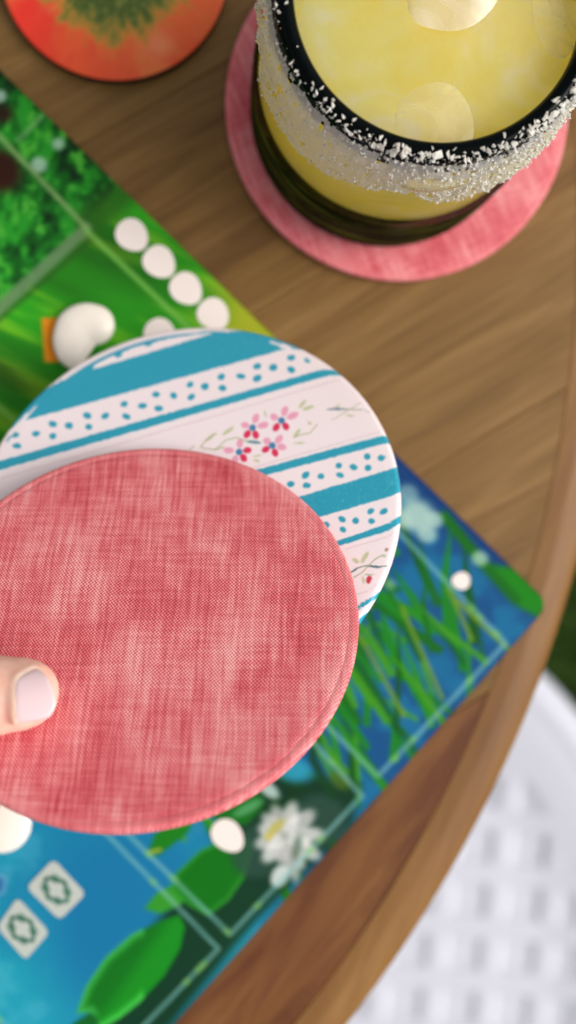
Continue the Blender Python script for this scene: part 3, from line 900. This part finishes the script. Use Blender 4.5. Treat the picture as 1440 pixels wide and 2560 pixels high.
v, f = lathe([(RR2, 0.0042), (RR2 + 0.0001, 0.003), (RR2, 0.0008), (RR2 - 0.0008, 0.0001), (0.0001, 0.0001)], 160)
mesh('rim', v, f, simple('dark_edge', (34, 28, 20), 0.6, 0.2), red)

# ---------------------------------------------------------------- tumbler with drink
GC = np.array([0.0493, 0.1040, 0.0041])
H = 0.0893
glass = empty('drink_glass', GC, 'short glass tumbler with black salted rim standing on the pink coaster', 'glass')
clear, ct, cbs = new_mat('clear_glass')
ct.nodes.remove(cbs)
ctr = nd(ct, 'ShaderNodeBsdfTransparent'); ctr.inputs['Color'].default_value = (0.97, 0.98, 0.94, 1)
cgl = nd(ct, 'ShaderNodeBsdfGlossy'); cgl.inputs['Roughness'].default_value = 0.04
bub = noise(ct, nd(ct, 'ShaderNodeTexCoord').outputs['Object'], 60.0, 2)
cbp = nd(ct, 'ShaderNodeBump'); setin(cbp, Strength=0.15, Distance=0.0008); ct.links.new(bub, cbp.inputs['Height']); ct.links.new(cbp.outputs[0], cgl.inputs['Normal'])
cfr = nd(ct, 'ShaderNodeFresnel'); cfr.inputs['IOR'].default_value = 1.45
cmx = nd(ct, 'ShaderNodeMixShader')
cgeo = nd(ct, 'ShaderNodeNewGeometry')
ct.links.new(math_n(ct, 'MULTIPLY', math_n(ct, 'MINIMUM', cfr.outputs[0], 0.09), math_n(ct, 'SUBTRACT', 1.0, cgeo.outputs['Backfacing'])), cmx.inputs[0]); ct.links.new(ctr.outputs[0], cmx.inputs[1]); ct.links.new(cgl.outputs[0], cmx.inputs[2])
ct.links.new(cmx.outputs[0], ct.nodes['Material Output'].inputs['Surface'])
green, gt, gbs = new_mat('shade_tinted_glass_base')  # shade low in the glass is put into this dark green colour
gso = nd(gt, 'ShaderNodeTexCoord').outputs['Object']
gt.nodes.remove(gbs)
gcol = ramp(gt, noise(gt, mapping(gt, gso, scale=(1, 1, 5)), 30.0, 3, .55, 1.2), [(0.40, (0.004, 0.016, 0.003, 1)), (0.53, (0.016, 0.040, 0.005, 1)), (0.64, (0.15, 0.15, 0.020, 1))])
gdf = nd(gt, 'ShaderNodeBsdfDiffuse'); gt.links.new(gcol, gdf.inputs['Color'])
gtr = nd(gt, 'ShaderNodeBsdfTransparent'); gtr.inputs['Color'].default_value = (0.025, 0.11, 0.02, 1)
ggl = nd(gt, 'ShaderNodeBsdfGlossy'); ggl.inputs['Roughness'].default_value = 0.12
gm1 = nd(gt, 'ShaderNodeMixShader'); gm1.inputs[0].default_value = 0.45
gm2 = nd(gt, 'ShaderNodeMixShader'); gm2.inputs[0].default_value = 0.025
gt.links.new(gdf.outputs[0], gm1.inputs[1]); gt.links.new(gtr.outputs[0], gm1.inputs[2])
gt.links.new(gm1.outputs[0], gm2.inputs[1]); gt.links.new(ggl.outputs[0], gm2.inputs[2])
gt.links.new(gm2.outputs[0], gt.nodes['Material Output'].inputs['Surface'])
def wall_r(z):
    return np.interp(z, [0.0041, 0.0055, 0.0095, 0.02, 0.05, 0.070, 0.080, 0.0848, 0.0880], [0.0352, 0.0370, 0.0382, 0.0385, 0.0386, 0.0384, 0.0372, 0.0362, 0.0356])
zo = np.array([0.0041, 0.0046, 0.0055, 0.0075, 0.0095, 0.014, 0.02, 0.026, 0.03, 0.034, 0.036, 0.0375, 0.042, 0.05, 0.058, 0.066, 0.072, 0.076, 0.080, 0.0835])
outer = [(0.00001, 0.0052), (0.024, 0.0052), (0.030, 0.0045), (0.0318, 0.0041)] + [(wall_r(z), z) for z in zo]
zi = [0.0835, 0.078, 0.070, 0.06, 0.05, 0.044, 0.038, 0.034]
inner = [(wall_r(z) - 0.0014 - max(0, z - .070) * .20, z) for z in zi] + [(0.034, 0.0312), (0.026, 0.0300), (0.00001, 0.0296)]
v, f = lathe(outer + inner, 160)
body = mesh('glass_body', v + [GC[0], GC[1], 0], f, clear, glass, GC)
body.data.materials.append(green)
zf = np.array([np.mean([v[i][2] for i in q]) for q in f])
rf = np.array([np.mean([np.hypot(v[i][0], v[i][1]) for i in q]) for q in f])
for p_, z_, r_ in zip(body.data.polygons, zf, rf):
    if z_ < 0.0365 and not (z_ > 0.0290 and r_ < 0.0366): p_.material_index = 1  # lower glass gets the painted-in darkness
blk, bt_, bb_ = new_mat('black_rim_glass')
setin(bb_, Base_Color=(0.001, 0.002, 0.002, 1), Roughness=0.06, Specular_IOR_Level=0.06)
t = np.linspace(0, np.pi, 13)
ro, ri = 0.0360, 0.0316
lip = [(wall_r(0.0828) + .0002, 0.0826), (wall_r(0.0845) + .0002, 0.0845)] + [((ro + ri) / 2 + (ro - ri) / 2 * math.cos(a), 0.0866 + 0.0027 * math.sin(a)) for a in t] + [(0.0319, 0.0845), (0.0320, 0.0826)]
v, f = lathe(lip, 200, True)
mesh('rim', v + [GC[0], GC[1], 0], f, blk, glass, GC)

# salt: crust on the wall below the rim, larger grains on the rim
sm_, stt, sbs = new_mat('salt')
so = nd(stt, 'ShaderNodeTexCoord').outputs['Object']
stt.links.new(ramp(stt, noise(stt, so, 300.0, 3), [(0.3, (0.95, 0.92, 0.84, 1)), (0.7, (0.98, 0.97, 0.95, 1))]), sbs.inputs['Base Color'])
setin(sbs, Roughness=0.35, Specular_IOR_Level=0.4)
tr_ = nd(stt, 'ShaderNodeBsdfTranslucent'); tr_.inputs['Color'].default_value = (.97, .95, .90, 1)
mx_ = nd(stt, 'ShaderNodeMixShader'); mx_.inputs[0].default_value = 0.58
stt.links.new(sbs.outputs[0], mx_.inputs[1]); stt.links.new(tr_.outputs[0], mx_.inputs[2])
stt.links.new(mx_.outputs[0], stt.nodes['Material Output'].inputs['Surface'])
def hull(seed, n=9, flat_=1.0):
    r = random.Random(seed); b = bmesh.new()
    for _ in range(n):
        v_ = Vector((r.gauss(0, 1), r.gauss(0, 1), r.gauss(0, 1))).normalized() * r.uniform(.75, 1)
        b.verts.new((v_.x, v_.y * r.uniform(.7, 1), v_.z * flat_))
    res = bmesh.ops.convex_hull(b, input=b.verts)
    junk = [e for e in res['geom_interior'] + res['geom_unused'] if isinstance(e, bmesh.types.BMVert)]
    if junk: bmesh.ops.delete(b, geom=list(set(junk)), context='VERTS')
    bmesh.ops.triangulate(b, faces=b.faces)
    b.verts.index_update()
    out = (np.array([v_.co[:] for v_ in b.verts]), np.array([[v_.index for v_ in f_.verts] for f_ in b.faces]))
    b.free(); return out
variants = [hull(s, 7, .6) for s in range(8)]
def rotm(r):
    q = r.normal(size=4); q /= np.linalg.norm(q); a, b, c, d = q
    return np.array([[1 - 2 * (c * c + d * d), 2 * (b * c - a * d), 2 * (b * d + a * c)], [2 * (b * c + a * d), 1 - 2 * (b * b + d * d), 2 * (c * d - a * b)], [2 * (b * d - a * c), 2 * (c * d + a * b), 1 - 2 * (b * b + c * c)]])
# lower limit of the crust round the wall, read where it ends in the photograph
lim = np.array([(640, 60), (645, 130), (662, 240), (690, 330), (735, 392), (800, 425), (850, 446), (950, 470), (1040, 486), (1120, 500), (1200, 478), (1250, 455), (1300, 440)], float)
def zlow(tt):
    zs = np.linspace(0.050, 0.084, 60)
    P_ = np.stack([GC[0] + wall_r(zs) * math.cos(tt), GC[1] + wall_r(zs) * math.sin(tt), zs], 1)
    q = to_px(P_)
    c0 = np.array([1150, 0])
    # polar compare about the rim centre
    al = np.arctan2(lim[:, 1] - c0[1], lim[:, 0] - c0[0]); rl = np.hypot(lim[:, 0] - c0[0], lim[:, 1] - c0[1])
    o_ = np.argsort(al)
    aq = np.arctan2(q[:, 1] - c0[1], q[:, 0] - c0[0]); rq_ = np.hypot(q[:, 0] - c0[0], q[:, 1] - c0[1])
    inside = rq_ < np.interp(aq, al[o_], rl[o_])
    return zs[inside].min() if inside.any() else 0.076
tg = np.linspace(-math.pi, math.pi, 181)
zl = np.array([zlow(a) for a in tg])
vis = (tg < -0.15) & (tg > -2.9)
zl = np.where(vis, np.clip(zl, 0.060, 0.078), 0.070)
vs_, fs_ = [], []; off = 0
# damp salt paste clinging to the wall, broken where the grain is thin
na, nz = 620, 30
A_ = np.linspace(-math.pi, math.pi, na); T_ = np.linspace(0, 1, nz)
AA, TT = np.meshgrid(A_, T_, indexing='ij')
LO = np.interp(AA, tg, zl) + (vn(AA * 9, AA * 0 + .5, 3) + .5 * vn(AA * 31, AA * 0 + 1.5, 4) - .75) * .0035
ZZ = LO + (0.0858 - LO) * TT
cov = .55 * vn(AA * 22, ZZ * 420, 8) + .30 * vn(AA * 60, ZZ * 140, 9) + .15 * vn(AA * 160, ZZ * 900, 10)
RRs = wall_r(ZZ) + 0.00012 + 0.00075 * np.clip(cov - .28, 0, 1) + .00022 * vn(AA * 210, ZZ * 4200, 11)
pv_ = np.stack([GC[0] + RRs * np.cos(AA), GC[1] + RRs * np.sin(AA), ZZ], -1).reshape(-1, 3)
ids_ = np.arange(na * nz).reshape(na, nz)
q_ = np.stack([ids_[:-1, :-1], ids_[1:, :-1], ids_[1:, 1:], ids_[:-1, 1:]], -1).reshape(-1, 4)
q_ = q_[cov.ravel()[q_].mean(1) > .33]
vs_.append(pv_); fs_.append(np.concatenate([q_[:, :3], q_[:, [0, 2, 3]]])); off = len(pv_)
NS_ = 8200
for i in range(NS_):
    a = rng.uniform(-math.pi, math.pi)
    lo = np.interp(a, tg, zl)
    n_ = float(vn(np.array([a * 9.0]), np.array([0.5]), 3)[0] + .5 * vn(np.array([a * 31.0]), np.array([1.5]), 4)[0])
    lo2 = lo + (n_ - .75) * 0.0035
    u_ = rng.random()
    z = lo2 + (0.0862 - lo2) * (1 - (1 - u_) ** 1.15)
    if rng.random() < .02: z -= rng.uniform(0, .004)
    den = float(vn(np.array([a * 22.0]), np.array([z * 420]), 8)[0])
    streak = float(vn(np.array([a * 60.0]), np.array([z * 90]), 9)[0])
    if den * .6 + streak * .4 < 0.27: continue
    s = .00017 + .00062 * rng.random() ** 2.0 * (1.25 if a > -1.6 else 1.0)
    r = wall_r(z) + s * rng.uniform(.0, .9) + (0.0004 if den > .6 else 0)
    bv, bf = variants[rng.integers(8)]
    vs_.append(bv @ (rotm(rng) * s).T + [GC[0] + r * math.cos(a), GC[1] + r * math.sin(a), z]); fs_.append(bf + off); off += len(bv)
for i in range(1300):                                 # fine grains on the outer half of the lip
    a = rng.uniform(-math.pi, math.pi)
    dens = float(vn(np.array([a * 14.0]), np.array([.5]), 12)[0])
    if rng.random() > dens * 1.3 or (a < -2.2 and rng.random() < .6): continue
    ph = abs(rng.normal(0, .4)) + .05
    if a < -2.5 and rng.random() < .7: continue
    r = (ro + ri) / 2 + (ro - ri) / 2 * math.cos(ph); z = 0.0866 + 0.0027 * math.sin(ph)
    s = rng.uniform(.00016, .00052)
    bv, bf = variants[rng.integers(8)]
    vs_.append(bv @ (rotm(rng) * s).T + [GC[0] + r * math.cos(a), GC[1] + r * math.sin(a), z + s * .4]); fs_.append(bf + off); off += len(bv)
crust = fast_mesh('salt_crust', np.concatenate(vs_), np.concatenate(fs_), sm_, glass, GC, smooth=False)
tag(crust, kind='stuff')
cm = []
for bv, bf in variants:
    me = bpy.data.meshes.new('salt_grain'); me.from_pydata(bv.tolist(), [], bf.tolist()); me.materials.append(sm_); cm.append(me)
k = 0
while k < 290:
    a = rng.uniform(-math.pi, 0.25)
    dens = float(vn(np.array([a * 9.0]), np.array([.5]), 14)[0]); clump = float(vn(np.array([a * 34.0]), np.array([.5]), 15)[0])
    if rng.random() > dens * .7 + clump * .6 - .1: continue
    if a < -2.45 and rng.random() < .65: continue
    ph = rng.uniform(.1, 1.25) if rng.random() < .85 else rng.uniform(1.1, 1.8)
    r = (ro + ri) / 2 + (ro - ri) / 2 * math.cos(ph); z = 0.0866 + 0.0027 * math.sin(ph)
    s = rng.uniform(.00042, .00150) * (1 if rng.random() < .7 else .7) * (1.15 if a > -1.95 else .9)
    o = bpy.data.objects.new('salt_grain', cm[rng.integers(8)]); COL.objects.link(o); o.parent = glass
    o.location = (r * math.cos(a), r * math.sin(a), z + s * .45 - GC[2]); o.scale = (s, s * rng.uniform(.6, 1), s * rng.uniform(.5, .9)); o.rotation_euler = rng.uniform(0, 6.28, 3)
    k += 1

# drink
dm, dt, db = new_mat('cloudy_drink')
do = nd(dt, 'ShaderNodeTexCoord').outputs['Object']
dt.links.new(ramp(dt, noise(dt, do, 46.0, 4, .55, 2.2), [(0.3, (246, 226, 116)), (0.5, (251, 236, 152)), (0.68, (254, 244, 200))]), db.inputs['Base Color'])
setin(db, Roughness=0.12, Specular_IOR_Level=0.3, Subsurface_Weight=1.0, Subsurface_Scale=0.030)
db.inputs['Subsurface Radius'].default_value = (1.0, .85, .18)
dtl = nd(dt, 'ShaderNodeBsdfTranslucent'); dtl.inputs['Color'].default_value = (1.0, 0.84, 0.12, 1)
dmx = nd(dt, 'ShaderNodeMixShader'); dmx.inputs[0].default_value = 0.52
dt.links.new(db.outputs[0], dmx.inputs[1]); dt.links.new(dtl.outputs[0], dmx.inputs[2])
dt.links.new(dmx.outputs[0], dt.nodes['Material Output'].inputs['Surface'])
bump(dt, noise(dt, do, 90.0, 3, .5, .8), 0.25, 0.0012, db)
LZ = 0.0806
ri_ = lambda z: float(wall_r(z)) - 0.0014 - max(0, z - .070) * .20 - 0.0001
prof = [(0.00001, 0.0297), (0.0261, 0.0301), (0.0338, 0.0314)] + [(ri_(z), z) for z in (0.035, 0.039, 0.045, 0.05, 0.06, 0.07, 0.076, LZ + .0005)] + [(ri_(LZ) - .0012, LZ)] + [(r, LZ) for r in np.linspace(.029, .001, 12)] + [(.00001, LZ)]
v, f = lathe(prof, 128)
drink = mesh('drink', v + [GC[0], GC[1], 0], f, dm, None, (GC[0], GC[1], 0.0297))
tag(drink, 'cloudy pale yellow lime drink filling the salted glass', 'drink')
def ice(px_, z, size, rot, label, rgb, see=.5):
    m, t_, b_ = new_mat('ice')
    o_ = nd(t_, 'ShaderNodeTexCoord').outputs['Object']
    c = lin(rgb)
    t_.links.new(mixc(t_, noise(t_, o_, 130.0, 3), tuple(c * .9) + (1,), tuple(np.minimum(c * 1.06, 1)) + (1,)), b_.inputs['Base Color'])
    setin(b_, Roughness=0.18, Specular_IOR_Level=0.3, Subsurface_Weight=0.0)
    tp = nd(t_, 'ShaderNodeBsdfTransparent'); ms = nd(t_, 'ShaderNodeMixShader')
    cl = ramp(t_, noise(t_, mapping(t_, o_, scale=(1, 1, 2)), 60.0, 2, .5, .8), [(0.3, (min(see + .25, .97),) * 3 + (1,)), (0.7, (max(see - .2, .05),) * 3 + (1,))])
    t_.links.new(cl, ms.inputs[0]); t_.links.new(b_.outputs[0], ms.inputs[1]); t_.links.new(tp.outputs[0], ms.inputs[2])
    gz = nd(t_, 'ShaderNodeBsdfGlossy'); gz.inputs['Roughness'].default_value = .08
    ms2 = nd(t_, 'ShaderNodeMixShader'); fr_ = nd(t_, 'ShaderNodeFresnel'); fr_.inputs['IOR'].default_value = 1.31
    t_.links.new(math_n(t_, 'MULTIPLY', fr_.outputs[0], math_n(t_, 'SUBTRACT', 1.0, nd(t_, 'ShaderNodeNewGeometry').outputs['Backfacing'])), ms2.inputs[0]); t_.links.new(ms.outputs[0], ms2.inputs[1]); t_.links.new(gz.outputs[0], ms2.inputs[2])
    t_.links.new(ms2.outputs[0], t_.nodes['Material Output'].inputs['Surface'])
    p = at([px_], z)[0]
    b = bmesh.new(); bmesh.ops.create_cube(b, size=2.0)
    bmesh.ops.subdivide_edges(b, edges=b.edges, cuts=5, use_grid_fill=True)
    r = random.Random(label)
    ph = [r.uniform(0, 6) for _ in range(6)]
    for v_ in b.verts:
        c_ = v_.co; n = c_.normalized(); k_ = c_.length
        q = n * (1 / (abs(n.x) ** 4.2 + abs(n.y) ** 4.2 + abs(n.z) ** 4.2) ** (1 / 4.2))
        d = 1 + .05 * math.sin(3 * q.x + ph[0]) + .05 * math.sin(3.4 * q.y + ph[1]) + .04 * math.sin(3 * q.z + ph[2])
        v_.co = Vector((q.x * size[0], q.y * size[1], q.z * size[2])) * d
    bmesh.ops.rotate(b, verts=b.verts, cent=(0, 0, 0), matrix=Matrix.Rotation(rot[2], 3, 'Z') @ Matrix.Rotation(rot[1], 3, 'Y') @ Matrix.Rotation(rot[0], 3, 'X'))
    o = bm_obj('ice_cube', b, m, p)
    md = o.modifiers.new('sub', 'SUBSURF'); md.levels = md.render_levels = 2
    return tag(o, label, 'ice cube', 'ice cubes in the drink')
ice((1132, -40), LZ - .0048, (.0112, .0180, .0070), (.16, .16, -.22), 'pale ice cube breaking the surface in the middle of the drink', (248, 232, 218), .60)
ice((1080, 340), LZ - .0062, (.0118, .0125, .0068), (.05, .05, .3), 'half sunken rounded ice cube beside the front of the black rim', (236, 222, 170), .62)
ice((1350, 40), LZ - .0062, (.0115, .0215, .0063), (-.02, -.05, .06), 'large sunken ice cube at the right side of the glass', (240, 226, 170), .66)

# ---------------------------------------------------------------- hand
sk, s_t, s_b = new_mat('skin')
so = nd(s_t, 'ShaderNodeTexCoord').outputs['Object']
mot = noise(s_t, so, 150.0, 4)
s_t.links.new(ramp(s_t, mot, [(0.3, (242, 176, 154)), (0.55, (250, 198, 178)), (0.75, (253, 212, 194))]), s_b.inputs['Base Color'])
setin(s_b, Roughness=0.45, Specular_IOR_Level=0.35, Subsurface_Weight=0.75, Subsurface_Scale=0.004)
s_b.inputs['Subsurface Radius'].default_value = (1, .35, .2)
vor = nd(s_t, 'ShaderNodeTexVoronoi', feature='DISTANCE_TO_EDGE'); setin(vor, Scale=1500.0, Randomness=1.0)
s_t.links.new(mapping(s_t, so, scale=(1, .55, .8)), vor.inputs['Vector'])
lines = ramp(s_t, vor.outputs['Distance'], [(0.0, (0, 0, 0, 1)), (0.10, (1, 1, 1, 1))])
bump(s_t, math_n(s_t, 'ADD', math_n(s_t, 'MULTIPLY', lines, .5), noise(s_t, mapping(s_t, so, scale=(1, .4, 1)), 900.0, 3)), 0.22, 0.00025, s_b)
M_NAIL = simple('pale_pink_nail_polish', (234, 204, 206), 0.2, 0.5, vary=0.02)
fx = np.array(frame_from(FC, FN).to_3x3())         # columns: disc x, disc y, normal
def disc_pt(px_, h):
    """photograph pixel lifted to height h above the front coaster"""
    return on_plane([px_], FC + FN * h, FN)[0]
bm = bmesh.new()
def add_tube(pts, rw, rt, updir, seg=20):
    """swept oval: rw half width, rt half thickness along updir"""
    pts = np.array(pts, float); n = len(pts)
    tan = np.gradient(pts, axis=0); tan /= np.linalg.norm(tan, axis=1)[:, None]
    up = np.array(updir, float) if np.ndim(updir) == 2 else np.tile(np.array(updir, float), (n, 1))
    up = up - (up * tan).sum(1)[:, None] * tan; up /= np.linalg.norm(up, axis=1)[:, None]
    sd_ = np.cross(tan, up)
    t = np.linspace(0, 2 * np.pi, seg, endpoint=False)
    V = pts[:, None] + np.cos(t)[None, :, None] * (sd_ * np.asarray(rw)[:, None])[:, None] + np.sin(t)[None, :, None] * (up * np.asarray(rt)[:, None])[:, None]
    vv_ = [[bm.verts.new(p) for p in ring_] for ring_ in V]
    for i in range(n - 1):
        for j in range(seg):
            bm.faces.new((vv_[i][j], vv_[i][(j + 1) % seg], vv_[i + 1][(j + 1) % seg], vv_[i + 1][j]))
    bm.faces.new(vv_[0][::-1]); bm.faces.new(vv_[-1])
def finger(ctrl, rad, up, flat=.88, n=8):
    """ctrl: joints from root to tip; rad at each; rounded tip"""
    c = catmull(ctrl, n, False); m_ = len(c)
    rr2 = np.interp(np.linspace(0, 1, m_), np.linspace(0, 1, len(rad)), rad)
    d = c[-1] - c[-2]; d /= np.linalg.norm(d); rt = rr2[-1]
    ext = [c[-1] + d * rt * 1.15 * math.sin(a) for a in np.linspace(.12, 1.5, 9)]
    er = [rt * math.cos(a) ** .85 for a in np.linspace(.12, 1.5, 9)]
    pts = np.concatenate([c, ext]); rw = np.concatenate([rr2, er])
    add_tube(pts, rw, rw * flat, up)
# thumb (pad on the front coaster, nail up)
pxs = (CAM_H - 0.088) / F_PX
hth = 0.0070
tA = disc_pt((50, 1735), hth); 
tdir = disc_pt((140, 1728), hth) - disc_pt((0, 1735), hth); tdir /= np.linalg.norm(tdir)
side = np.cross(FN, tdir)
tip0 = disc_pt((34, 1736), hth)
thumb_c = [tip0 - tdir * .078 + FN * .006 + side * .026, tip0 - tdir * .052 + FN * .010 + side * .010, tip0 - tdir * .030 + FN * .005 + side * .003, tip0 - tdir * .014 + side * .0005, tip0]
finger(thumb_c, [.0150, .0128, .0110, .0102, .0082], FN, .78)
# fold of skin round the nail
NP = [(40, 1700), (58, 1686), (78, 1675), (96, 1673), (112, 1684), (126, 1706), (137, 1738), (139, 1760), (131, 1784), (116, 1797), (84, 1803), (48, 1806), (39, 1798), (37, 1750)]
def nail_h(p):
    """height of the nail plate above the coaster at in-plane point p"""
    x = (p - tip0) @ tdir; y = (p - tip0) @ side
    yc = y + .0012
    return hth + .0066 - 55 * yc * yc - 9 * max(x - .001, 0) ** 2
def nail_pt(px_, extra=0.0):
    p = disc_pt(px_, hth + .006)
    for _ in range(3):
        p = disc_pt(px_, nail_h(p) + extra)
    return p
fold_px = [(46, 1806), (38, 1798), (36, 1750), (39, 1702), (58, 1685), (76, 1673), (94, 1670)]
fold = catmull([nail_pt(q, -.0007) for q in fold_px], 5, False)
add_tube(fold, np.interp(np.linspace(0, 1, len(fold)), [0, .1, .8, 1], [.0006, .0012, .0011, .0005]), np.full(len(fold), .0011), FN, 10)
# fingers behind: index between the two coasters, the others under the striped one
def P3(px_, z): return at([px_], z)[0]
zf_ = FC + 0
def below(px_, d): return on_plane([px_], FC - FN * d, FN)[0]
def belowr(px_, d): return on_plane([px_], RC - RN * d, RN)[0]
root_c = tip0 - tdir * .088 + side * .004 - FN * .012
idx = [root_c + side * .014 - FN * .006, below((-330, 1600), .013), below((-120, 1600), .0112), below((60, 1600), .0108)]
finger(idx, [.0095, .0082, .0070, .0062], FN)
mid_ = [root_c - FN * .016, belowr((-330, 1640), .016), belowr((-90, 1600), .0125), belowr((120, 1560), .0108)]
finger(mid_, [.0098, .0086, .0075, .0066], FN)
rtip = below((-75, 2000), .0115)
rdir = below((15, 1993), .0115) - below((-135, 2000), .0115); rdir /= np.linalg.norm(rdir)
ring_ = [root_c - side * .016 - FN * .014, rtip - rdir * .046 - FN * .010 - side * .004, rtip - rdir * .022 - FN * .003, rtip]
finger(ring_, [.0094, .0080, .0070, .0060], FN)
pink_ = [root_c - side * .030 - FN * .014, rtip - rdir * .058 - FN * .016 - side * .018, rtip - rdir * .044 - FN * .018 - side * .014, rtip - rdir * .032 - FN * .015 - side * .010]
finger(pink_, [.0082, .0068, .0060, .0052], FN)
# palm and wrist
for k, (a, b, w1, w2, t1, t2) in enumerate(((root_c + side * .010 - FN * .010, root_c - tdir * .075 - FN * .010 + side * .004, .024, .027, .011, .014),
                                             (root_c - side * .016 - FN * .014, root_c - tdir * .075 - FN * .012 - side * .006, .022, .027, .010, .014))):
    pts = [a + tdir * .012] + [a + (b - a) * t for t in np.linspace(0, 1, 8)]
    add_tube(pts, np.concatenate([[.012], np.linspace(w1, w2, 8)]), np.concatenate([[.006], np.linspace(t1, t2, 8)]), FN)
wr = [root_c - tdir * t - FN * .010 for t in (.055, .085, .105, .14, .18)]
add_tube(wr, [.034, .030, .027, .026, .028], [.016, .018, .018, .019, .021], FN, 28)
th_root = [root_c - tdir * .045 + side * .020 - FN * .006, root_c - tdir * .020 + side * .026 + FN * .004, thumb_c[0]]
add_tube(catmull(th_root, 5, False), np.linspace(.017, .0145, 11), np.linspace(.015, .0125, 11), FN)
hbase = root_c - tdir * .09
bmesh.ops.translate(bm, verts=bm.verts, vec=-Vector(hbase))
bmesh.ops.recalc_face_normals(bm, faces=bm.faces)
hand = bm_obj('hand', bm, sk, hbase, voxel=0.0007, smooth_it=5)
tag(hand, 'left hand with pale polished nails reaching in from the left, holding two coasters', 'hand')
def nail_mesh(outline, ptf, th_n=.0005):
    o2 = catmull(outline, 5)
    c = o2.mean(0); rows = []
    for s in (1.0, .97, .9, .75, .55, .35, .15):
        rows.append([ptf(tuple(c + (q - c) * s), -.0003 if s == 1.0 else (.0 if s > .95 else .00012)) for q in o2])
    n = len(o2); V = np.concatenate([np.array(r_) for r_ in rows] + [np.array([ptf(tuple(c), .00012)])])
    F = [(i * n + j, i * n + (j + 1) % n, (i + 1) * n + (j + 1) % n, (i + 1) * n + j) for i in range(len(rows) - 1) for j in range(n)]
    F += [((len(rows) - 1) * n + j, (len(rows) - 1) * n + (j + 1) % n, len(V) - 1) for j in range(n)]
    return V, F
V, F = nail_mesh(NP, nail_pt)
def solid(o, t_):
    md = o.modifiers.new('solid', 'SOLIDIFY'); md.thickness = t_; md.offset = -1
nl = mesh('nail', V, [q[::-1] for q in F], M_NAIL, hand, hbase); solid(nl, .0006)
